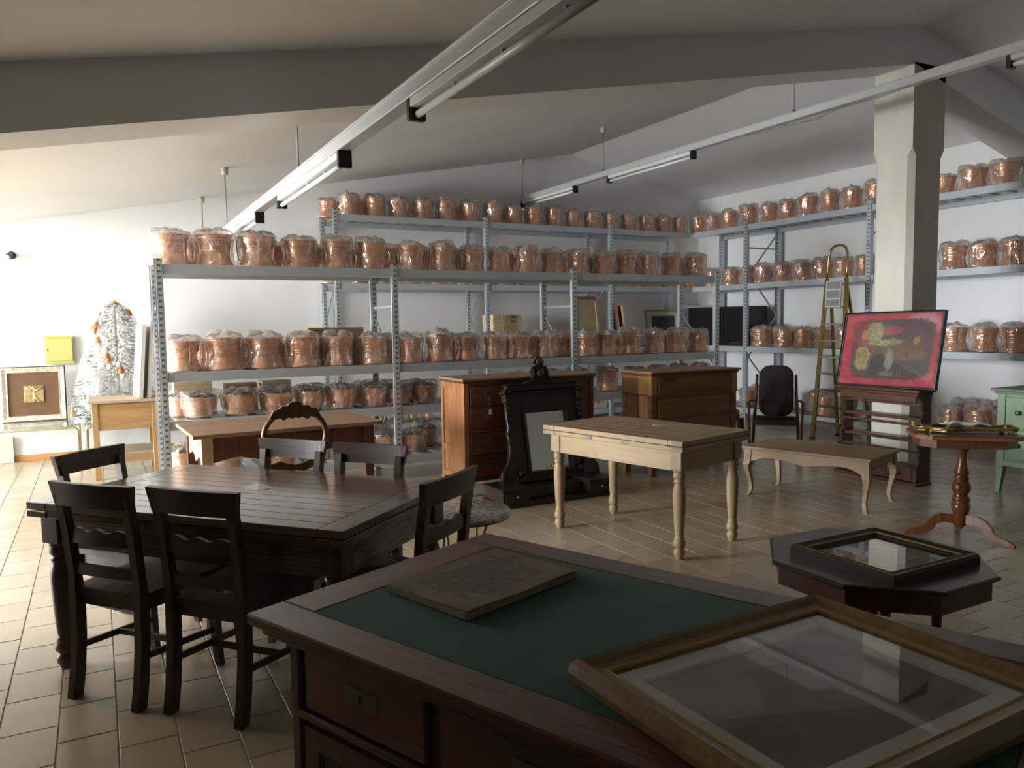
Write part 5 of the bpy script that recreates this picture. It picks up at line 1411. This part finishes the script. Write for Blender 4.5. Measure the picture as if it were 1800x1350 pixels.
# ---------------------------------------------------------------- glass tables, framed relief, tree, wall fittings at the left
def glass_table(label, x0, x1, y0, y1, h):
    t = thing('glass_table', label, 'table', group='low glass tables by the back wall')
    MB().box(x0, y0, h-.014, x1, y1, h, .003).build('glass_top', M['tableglass'], t)
    for (ya) in (y0+.02, y1-.02):
        r = .05; z = h-.028
        pts = [(x0+.02, ya, .004), (x0+.02, ya, z-r)]+[(x0+.02+r*(1-math.cos(a)), ya, z-r+r*math.sin(a)) for a in (PI/6, PI/3, PI/2)]
        pts += [(x1-.02-r, ya, z)]+[(x1-.02-r+r*math.sin(a), ya, z-r+r*math.cos(a)) for a in (PI/6, PI/3, PI/2)]+[(x1-.02, ya, .004)]
        MB().tube(pts, .014, 8).build('hoop_leg', M['chrome'], t)
    for xx_ in (x0+.08, x1-.08): MB().bar((xx_, y0+.03, h-.03), (xx_, y1-.03, h-.03), .018, .02, .003).build('cross_bar', M['chrome'], t)
    return t
glass_table('low glass table with pale gilt legs holding the framed relief', -1.45, -.205, 9.60, 10.36, .487)
glass_table('low glass table with pale gilt legs under the wrapped tree', -.165, .95, 9.62, 10.36, .487)
lp = Matrix.Translation((-.655, 10.28, .488)) @ Matrix.Rotation(-.10, 4, 'X')
t = thing('framed_relief', 'silvery framed square gold relief on brown mat leaning at the back wall', 'picture')
t.matrix_world = lp
fc = Matrix(((1, 0, 0, 0), (0, 0, -1, 0), (0, 1, 0, .31), (0, 0, 0, 1)))
MB().frame(.63, .62, [(0, 0), (0, .03), (.012, .034), (.05, .020), (.062, .024), (.066, .016), (.066, 0)], fc).build('frame', M['silverleaf'], t)
MB().frame(.638, .628, [(0, .0), (0, .028), (.010, .034), (.014, .028), (.014, 0)], fc).build('outer_edge', M['frame_dark'], t)
MB().box(-.255, -.25, 0, .255, .25, .010, 0, fc).build('mat', M['brownmat'], t)
rl = MB().box(-.095, -.095, .010, .095, .095, .022, .003, fc).build('gold_tile', M['goldrelief'], t)
m = MB()
for pts in ([(0, -.09), (.005, -.03), (.0, .03), (-.005, .06)], [(.0, .03), (-.04, .055), (-.08, .075)], [(0, .03), (.04, .05), (.08, .07)], [(.003, -.03), (.03, -.06), (.06, -.088)], [(-.002, .05), (-.03, .08)], [(0, .05), (.03, .085)]):
    m.tube([fc @ Vector((x, y, .024)) for x, y in pts], .010, 6)
m.lathe([(.004, 0), (.016, .005), (.012, .014), (0, .018)], 12, M=fc @ Matrix.Translation((-.002, .072, .02)))
m.build('raised_figure', M['goldrelief'], rl)
MB().box(-.255, -.25, .012, -.25, .25, .014, 0, fc).build('glass_edge', M['silverleaf'], t)

# wrapped decorated tree
t = thing('wrapped_tree', 'artificial Christmas tree with ornaments under a clear plastic cover', 'tree', (.20, 9.93, .488))
rnd = random.Random(5); m = MB(); Ht = 1.33
MB().tube([(0, 0, 0), (0, 0, Ht*.96)], [.02, .008], 7).build('trunk', M['cardboard'], t)
def rad(z): return .45*max(0.0, 1-z/Ht)**.62+.02
for i in range(2600):
    z = Ht*(1-rnd.random()**.62)*.99+.02; a = rnd.uniform(0, 2*PI); R_ = rad(z); r = R_*(.35+.65*rnd.random()**.5)*(1+.12*math.sin(5*a+z*20))
    p = Vector((r*math.cos(a)*1.0, r*math.sin(a)*.72, z+.03*math.sin(a*7)))
    d = Vector((math.cos(a)+rnd.uniform(-.5, .5), math.sin(a)+rnd.uniform(-.5, .5), rnd.uniform(-.5, .35))).normalized()*rnd.uniform(.045, .085)
    s = d.cross(Vector((0, 0, 1))).normalized()*rnd.uniform(.006, .013)
    u_ = d.cross(s).normalized()*.006
    m.add([p-s, p+s, p+d*.6+u_, p+d], [(0, 1, 2), (0, 2, 3), (2, 1, 3)])
m.build('needles', M['needle'], t)
for i in range(26):
    z = .06+1.15*((i*.618) % 1.0); a = PI+PI*((i*.377) % 1.0); R_ = rad(z)+.012
    p = (R_*math.cos(a), R_*math.sin(a)*.75, z)
    if i % 3 == 0: MB().lathe([(.046, 0), (.040, .012), (.029, .04), (.016, .068), (.006, .078), (0, .08)], 12, p).build('bell', M['orange'], t)
    elif i % 3 == 1: MB().lathe([(0, 0), (.026, .008), (.036, .034), (.026, .062), (.007, .07), (.006, .078), (0, .08)], 12, p).build('bauble', M['whitebauble'], t)
    else: MB().lathe([(0, 0), (.014, .014), (.034, .042), (.028, .07), (.008, .084), (0, .092)], 12, p).build('ornament', M['orange'] if i % 2 else M['whitebauble'], t)
MB().tube([(-.03, -.03, Ht-.02), (.0, -.045, Ht+.01), (.035, -.03, Ht-.01), (.0, -.03, Ht-.06)], .016, 7).build('top_bow', M['orange'], t)
m = MB(); n = 48; rings = []
for k in range(14):
    f = k/13; z = -.01+f*(Ht+.04); R_ = (rad(min(z, Ht))+.035)*(1.0 if z < Ht*.97 else .6)
    if k == 13: R_ = .015
    for i in range(n):
        a = 2*PI*i/n; w = .018*math.sin(6*a+3*f)+.012*math.sin(11*a-5*f)+.007*rnd.uniform(-1, 1)
        rings.append(((R_+w*min(1, R_/.1))*math.cos(a), (R_+w*min(1, R_/.1))*math.sin(a)*.76, max(.002, z+.01*math.sin(3*a+1)*(1 if k == 0 else .3))))
m.add(rings, [(j*n+i, j*n+(i+1) % n, (j+1)*n+(i+1) % n, (j+1)*n+i) for j in range(13) for i in range(n)]+[tuple(13*n+i for i in range(n))], True)
m.build('plastic_cover', M['filmtree'], t)

t = thing('wall_cabinet', 'yellow metal fuse cabinet mounted on the back wall', 'cabinet')
p = on_y(77, 591, WY1); q = on_y(131, 638, WY1)
MB().box(p.x, WY1-.05, q.z, q.x, WY1-.001, p.z, .004).build('body', M['yellowmetal'], t)
d = MB().box(p.x+.012, WY1-.058, q.z+.028, q.x-.012, WY1-.05, p.z-.028, .003).build('door', M['yellowmetal'], t)
MB().box(p.x+.03, WY1-.062, (p.z+q.z)/2-.018, p.x+.036, WY1-.058, (p.z+q.z)/2+.018).build('latch', M['brass_dark'], d)
m = MB().box(p.x-.006, WY1-.064, p.z-.02, q.x+.006, WY1-.05, p.z+.004, .003); m.box(p.x-.006, WY1-.064, q.z-.004, q.x+.006, WY1-.05, q.z+.02, .003); m.build('edge_strip', M['yellowmetal'], t)
p = on_y(20, 449, WY1)
t = thing('security_camera', 'small black and white security camera on the back wall', 'camera', (p.x, WY1, p.z))
MB().lathe([(.045, 0), (.045, .012), (.03, .02)], 16, M=Matrix.Rotation(PI/2, 4, 'X')).build('base', M['blackplastic'], t)
MB().tube([(0, -.01, 0), (.01, -.06, .0), (-.01, -.10, -.015)], .012, 8).build('arm', M['blackplastic'], t)
cmx = Matrix.Translation((-.02, -.12, -.02)) @ Matrix.Rotation(math.radians(30), 4, 'Y') @ Matrix.Rotation(PI/2+.3, 4, 'X')
MB().lathe([(.03, -.06), (.036, -.05), (.036, .06), (.030, .065)], 16, M=cmx).build('housing', M['blackplastic'], t)
MB().lathe([(.030, .066), (.033, .068), (.033, .092), (.02, .10), (0, .10)], 16, M=cmx).build('lens_hood', M['white'], t)
p = on_z(22, 814, 0)
tag(MB().box(p.x-.42, WY1-.05, 0, p.x+.02, WY1-.016, .30, .004).build('stone_slab', M['slab']), 'beige stone slab standing on the floor against the back wall', 'slab')

# ================================================================== LIGHT RAILS
def light_rail(label, X, z, y0, y1, rods, fixtures, wires=None):
    t = thing('light_rail', label, 'ceiling light')
    m = MB().box(X-.040, y0, z-.008, X+.040, y1, z+.058, .004); m.box(X-.050, y0, z+.05, X+.050, y1, z+.060, .002)
    m.build('channel', M['alu'], t)
    for y in rods:
        zc = ceil_z(X)
        r = MB().tube([(X, y, z+.058), (X, y, zc-.06)], .006, 8).build('hanger_rod', M['wire'], t)
        MB().lathe([(.026, zc-.075), (.034, zc-.07), (.034, zc+.0), (.02, zc+.004)], 14, (X, y, 0)).build('ceiling_cap', M['beigeplastic'], r)
        MB().tube([(X-.03, y, z+.06), (X-.02, y, z+.085), (X, y, z+.092), (X+.02, y, z+.085), (X+.03, y, z+.06)], .005, 6).build('hook', M['wire'], r)
    for (a, b) in fixtures:
        f = MB().box(X-.034, a, z-.048, X+.034, b, z-.009, .003).build('fitting', M['whitemetal'], t)
        MB().tube([(X, a+.02, z-.074), (X, b-.02, z-.074)], .016, 10).build('fluorescent_tube', M['tubeglass'], f)
        for y in (a, b): MB().box(X-.038, y-.016, z-.098, X+.038, y+.016, z-.009, .003).build('end_cap', M['blackplastic'], f)
        for k in range(1, 4): MB().box(X-.006, a+(b-a)*k/4-.012, z-.062, X+.006, a+(b-a)*k/4+.012, z-.045).build('tube_clip', M['beigeplastic'], f)
    for w in (wires or []): MB().tube(w, .004, 6).build('loose_wire', M['wire'], t)
    return t
light_rail('long fluorescent light rail hanging over the dining table, left one', 1.235, 2.475, -1.5, 10.40, [.9, 5.25, 8.42, 10.36], [(1.55, 3.12), (4.19, 5.80), (6.66, 8.25), (-1.2, .4)])
X, z = 5.82, 3.375
light_rail('long fluorescent light rail hanging near the column, right one', X, z, -1.5, 10.46, [2.2, 5.22, 8.29, 10.42], [(8.95, 10.40), (6.60, 8.16), (1.72, 3.28), (-1.0, .5)],
           [[(X+.01, 5.9, z-.002), (X+.02, 5.6, z-.03), (X-.02, 5.3, z-.04), (X+.02, 5.0, z-.05), (X, 4.7, z-.02), (X-.01, 4.3, z-.03), (X, 4.0, z-.002)], [(X-.01, 5.45, z-.002), (X-.03, 5.2, z-.055), (X+.02, 4.9, z-.035), (X+.01, 4.6, z-.002)]])

# ================================================================== THINGS ON THE RACKS BESIDE POTS
def text_part(s, parent, loc, rot, size, mat):
    cu = bpy.data.curves.new('lettering', 'FONT'); cu.body = s; cu.size = size; cu.extrude = .0006; cu.shear = .15
    tmp = bpy.data.objects.new('lettering_source', cu); COL.objects.link(tmp)
    bpy.context.view_layer.update()
    me = bpy.data.meshes.new_from_object(tmp.evaluated_get(bpy.context.evaluated_depsgraph_get()))
    bpy.data.objects.remove(tmp); me.materials.clear(); me.materials.append(M[mat])
    o = link('lettering', me, parent); o.location = loc; o.rotation_euler = rot
    return o
z = 1.127
for k in range(8):
    t = thing('flat_box', 'buff flat box with black handwriting, {} from the top of its stack on back rack'.format(ORD[8-k]) if k >= 6 else 'plain buff flat box, {} from the top of its stack on back rack'.format(ORD[8-k]), 'box', (5.27+random.uniform(-.006, .006), 10.10, z), 0, 'stack of flat buff boxes')
    MB().box(-.235, -.17, .001, .235, .17, .063, .002).build('body', M['buff'], t)
    MB().box(-.238, -.173, .040, .238, .173, .065, .002).build('lid', M['buff'], t)
    MB().box(-.085, -.1742, .002, -.077, -.1732, .064).build('tape', M['white'], t)
    if k >= 6: text_part('Pad', t, (.05, -.1742, .013), (PI/2, 0, 0), .062, 'ink')
    z += .0655
def plain_box(label, x0, y0, z0, x1, y1, z1, mat, flap=True):
    t = thing('cardboard_box', label, 'box')
    MB().box(x0, y0, z0, x1, y1, z1, .003).build('body', M[mat], t)
    if flap:
        MB().box(x0, y0-.0015, z1-.03, x1, y0, z1-.026).build('seam', M['cardboard'] if mat != 'cardboard' else M['frame_dark'], t)
        MB().box(x0+.004, (y0+y1)/2-.025, z1, x1-.004, (y0+y1)/2+.025, z1+.0012).build('tape', M['buff'], t)
    return t
plain_box('tan wooden-looking box behind cauldrons at the left end of the third shelf', .60, FR_Y+.44, .723, .93, FR_Y+.64, 1.025, 'buff')
plain_box('brown cardboard box behind the second cauldron on the third shelf', 1.05, FR_Y+.46, .723, 1.34, FR_Y+.63, .99, 'cardboard')
plain_box('cream carton behind the third and fourth cauldrons on the third shelf', 1.38, FR_Y+.46, .723, 1.66, FR_Y+.64, 1.0, 'paperbox')
plain_box('long flat brown box behind the pots on second shelf of freestanding rack', 1.84, FR_Y+.45, 1.141, 2.40, FR_Y+.64, 1.505, 'cardboard')
t = plain_box('pale carton with printed handling symbols low between the two chests', 6.62, 9.86, .195, 6.965, 10.2, .42, 'paperbox')
for (xo, kind) in ((.06, 0), (.15, 1), (.24, 2)):
    m = MB(); cx_, cz_, yy_ = 6.65+xo, .315, 9.858
    if kind == 1: pts = [(0, -.045), (-.04, .0), (-.032, .035), (-.01, .035), (0, .018), (.01, .035), (.032, .035), (.04, 0), (0, -.045)]
    elif kind == 0: pts = [(-.02, -.04), (-.02, .02), (-.035, .02), (0, .05), (.035, .02), (.02, .02), (.02, -.04)]
    else: pts = [(-.035, .01), (0, .045), (.035, .01), (0, .01), (0, -.045), (.012, -.045)]
    m.tube([(cx_+x, yy_, cz_+zz_) for x, zz_ in pts], .0045, 5); m.build('handling_symbol', M['ink'], t)
# pictures leaning on the back rack
def leaning(label, cx_, y, z0, w, h, tilt_, yaw, face_m, frame_m, th=.03, inner=None):
    t = thing('stored_painting', label, 'picture', group='frames stored on the back rack')
    Mx = Matrix.Translation((cx_, y, z0)) @ Matrix.Rotation(yaw, 4, 'Z') @ Matrix.Rotation(-tilt_, 4, 'X') @ Matrix.Translation((0, 0, h/2)) @ Matrix.Rotation(PI/2, 4, 'X')
    MB().frame(w, h, [(0, 0), (0, th), (.028, th*.9), (.03, 0)], Mx).build('frame', M[frame_m], t)
    MB().box(-w/2+.025, -h/2+.025, .004, w/2-.025, h/2-.025, .012, 0, Mx).build('panel', M[face_m], t)
    if inner:
        MB().frame(w-.06, h-.06, [(0, .012), (0, .018), (.05, .018), (.05, .012)], Mx).build('mat_board', M[inner], t)
        MB().box(-w/2+.11, -h/2+.11, .0125, w/2-.11, h/2-.11, .015, 0, Mx).build('print', M['darkprint'], t)
    return t
leaning('large canvas shown from the back with red wood edge on back rack', 6.72, 10.06, 1.128, .50, .80, .14, .05, 'canvasback', 'redwood_frame')
leaning('pale canvas back just in front of a red edged one on back rack', 6.71, 9.995, 1.128, .46, .74, .14, .05, 'canvasback', 'palewood_frame')
leaning('narrow wooden framed canvas seen edge-on on back rack, left one', 7.36, 10.10, 1.128, .36, .72, .12, 1.15, 'darkprint', 'redwood_frame')
leaning('narrow pale framed canvas seen edge-on on back rack, right one', 7.46, 10.08, 1.128, .36, .66, .14, 1.15, 'canvasback', 'palewood_frame')
leaning('gold framed picture with pale mat leaning at the corner of back rack', 8.30, 10.06, 1.128, .62, .62, .34, -.35, 'mat', 'palewood_frame', .03, 'mat')
for (yc, w, lab) in ((9.72, .70, 'black boxy cabinet in the rack corner, left one beside the gold frame'), (9.01, .58, 'wide black flat cabinet on right wall rack, nearest the post')):
    t = thing('black_cabinet', lab, 'cabinet', group='black cabinets in the rack corner')
    MB().box(8.80, yc-w/2, 1.128, 9.20, yc+w/2, 1.74, .006).build('body', M['blackbox'], t)
    MB().frame(w, .61, [(0, 0), (0, .012), (.03, .010), (.03, 0)], Matrix(((0, 0, -1, 8.80), (-1, 0, 0, yc), (0, 1, 0, 1.434), (0, 0, 0, 1)))).build('front_bezel', M['blackplastic'], t)
    MB().box(8.796, yc-.10, 1.17, 8.80, yc+.10, 1.18).build('trim_line', M['pewter'], t)
# brass oddments wrapped in film on the back rack's lowest shelf
for i, (px_, rr) in enumerate(((672, .095), (700, .09), (727, .095), (753, .085))):
    p = on_y(px_, 738, 10.0); rnd = random.Random(40+i)
    t = thing('wrapped_brassware', 'bundle of brassware in crinkled film, {} from the left on lowest back shelf'.format(ORD[i+1]), 'brassware', (p.x, 10.0, .195), rnd.uniform(0, 3), 'brassware bundles')
    MB().lathe([(rr*.5, 0), (rr*.75, .02), (rr*.8, .07), (rr*.55, .11), (rr*.3, .13), (rr*.42, .16), (rr*.40, .165), (0, .16)], 18).build('vessel', M['brass'] if i < 3 else M['copper'], t)
    m = MB(); n = 26; vs = []
    for (r, z) in ((.9, .002), (1.08, .02), (1.1, .08), (.95, .14), (.7, .18), (.2, .2)):
        for k in range(n):
            a = 2*PI*k/n; q_ = rr*(r+.10*rnd.uniform(-1, 1)); vs.append((q_*math.cos(a), q_*math.sin(a), z+.01*rnd.random()))
    m.add(vs, [(j*n+k, j*n+(k+1) % n, (j+1)*n+(k+1) % n, (j+1)*n+k) for j in range(5) for k in range(n)]+[tuple(5*n+k for k in range(n))], True)
    m.build('plastic_film', M['film'], t)
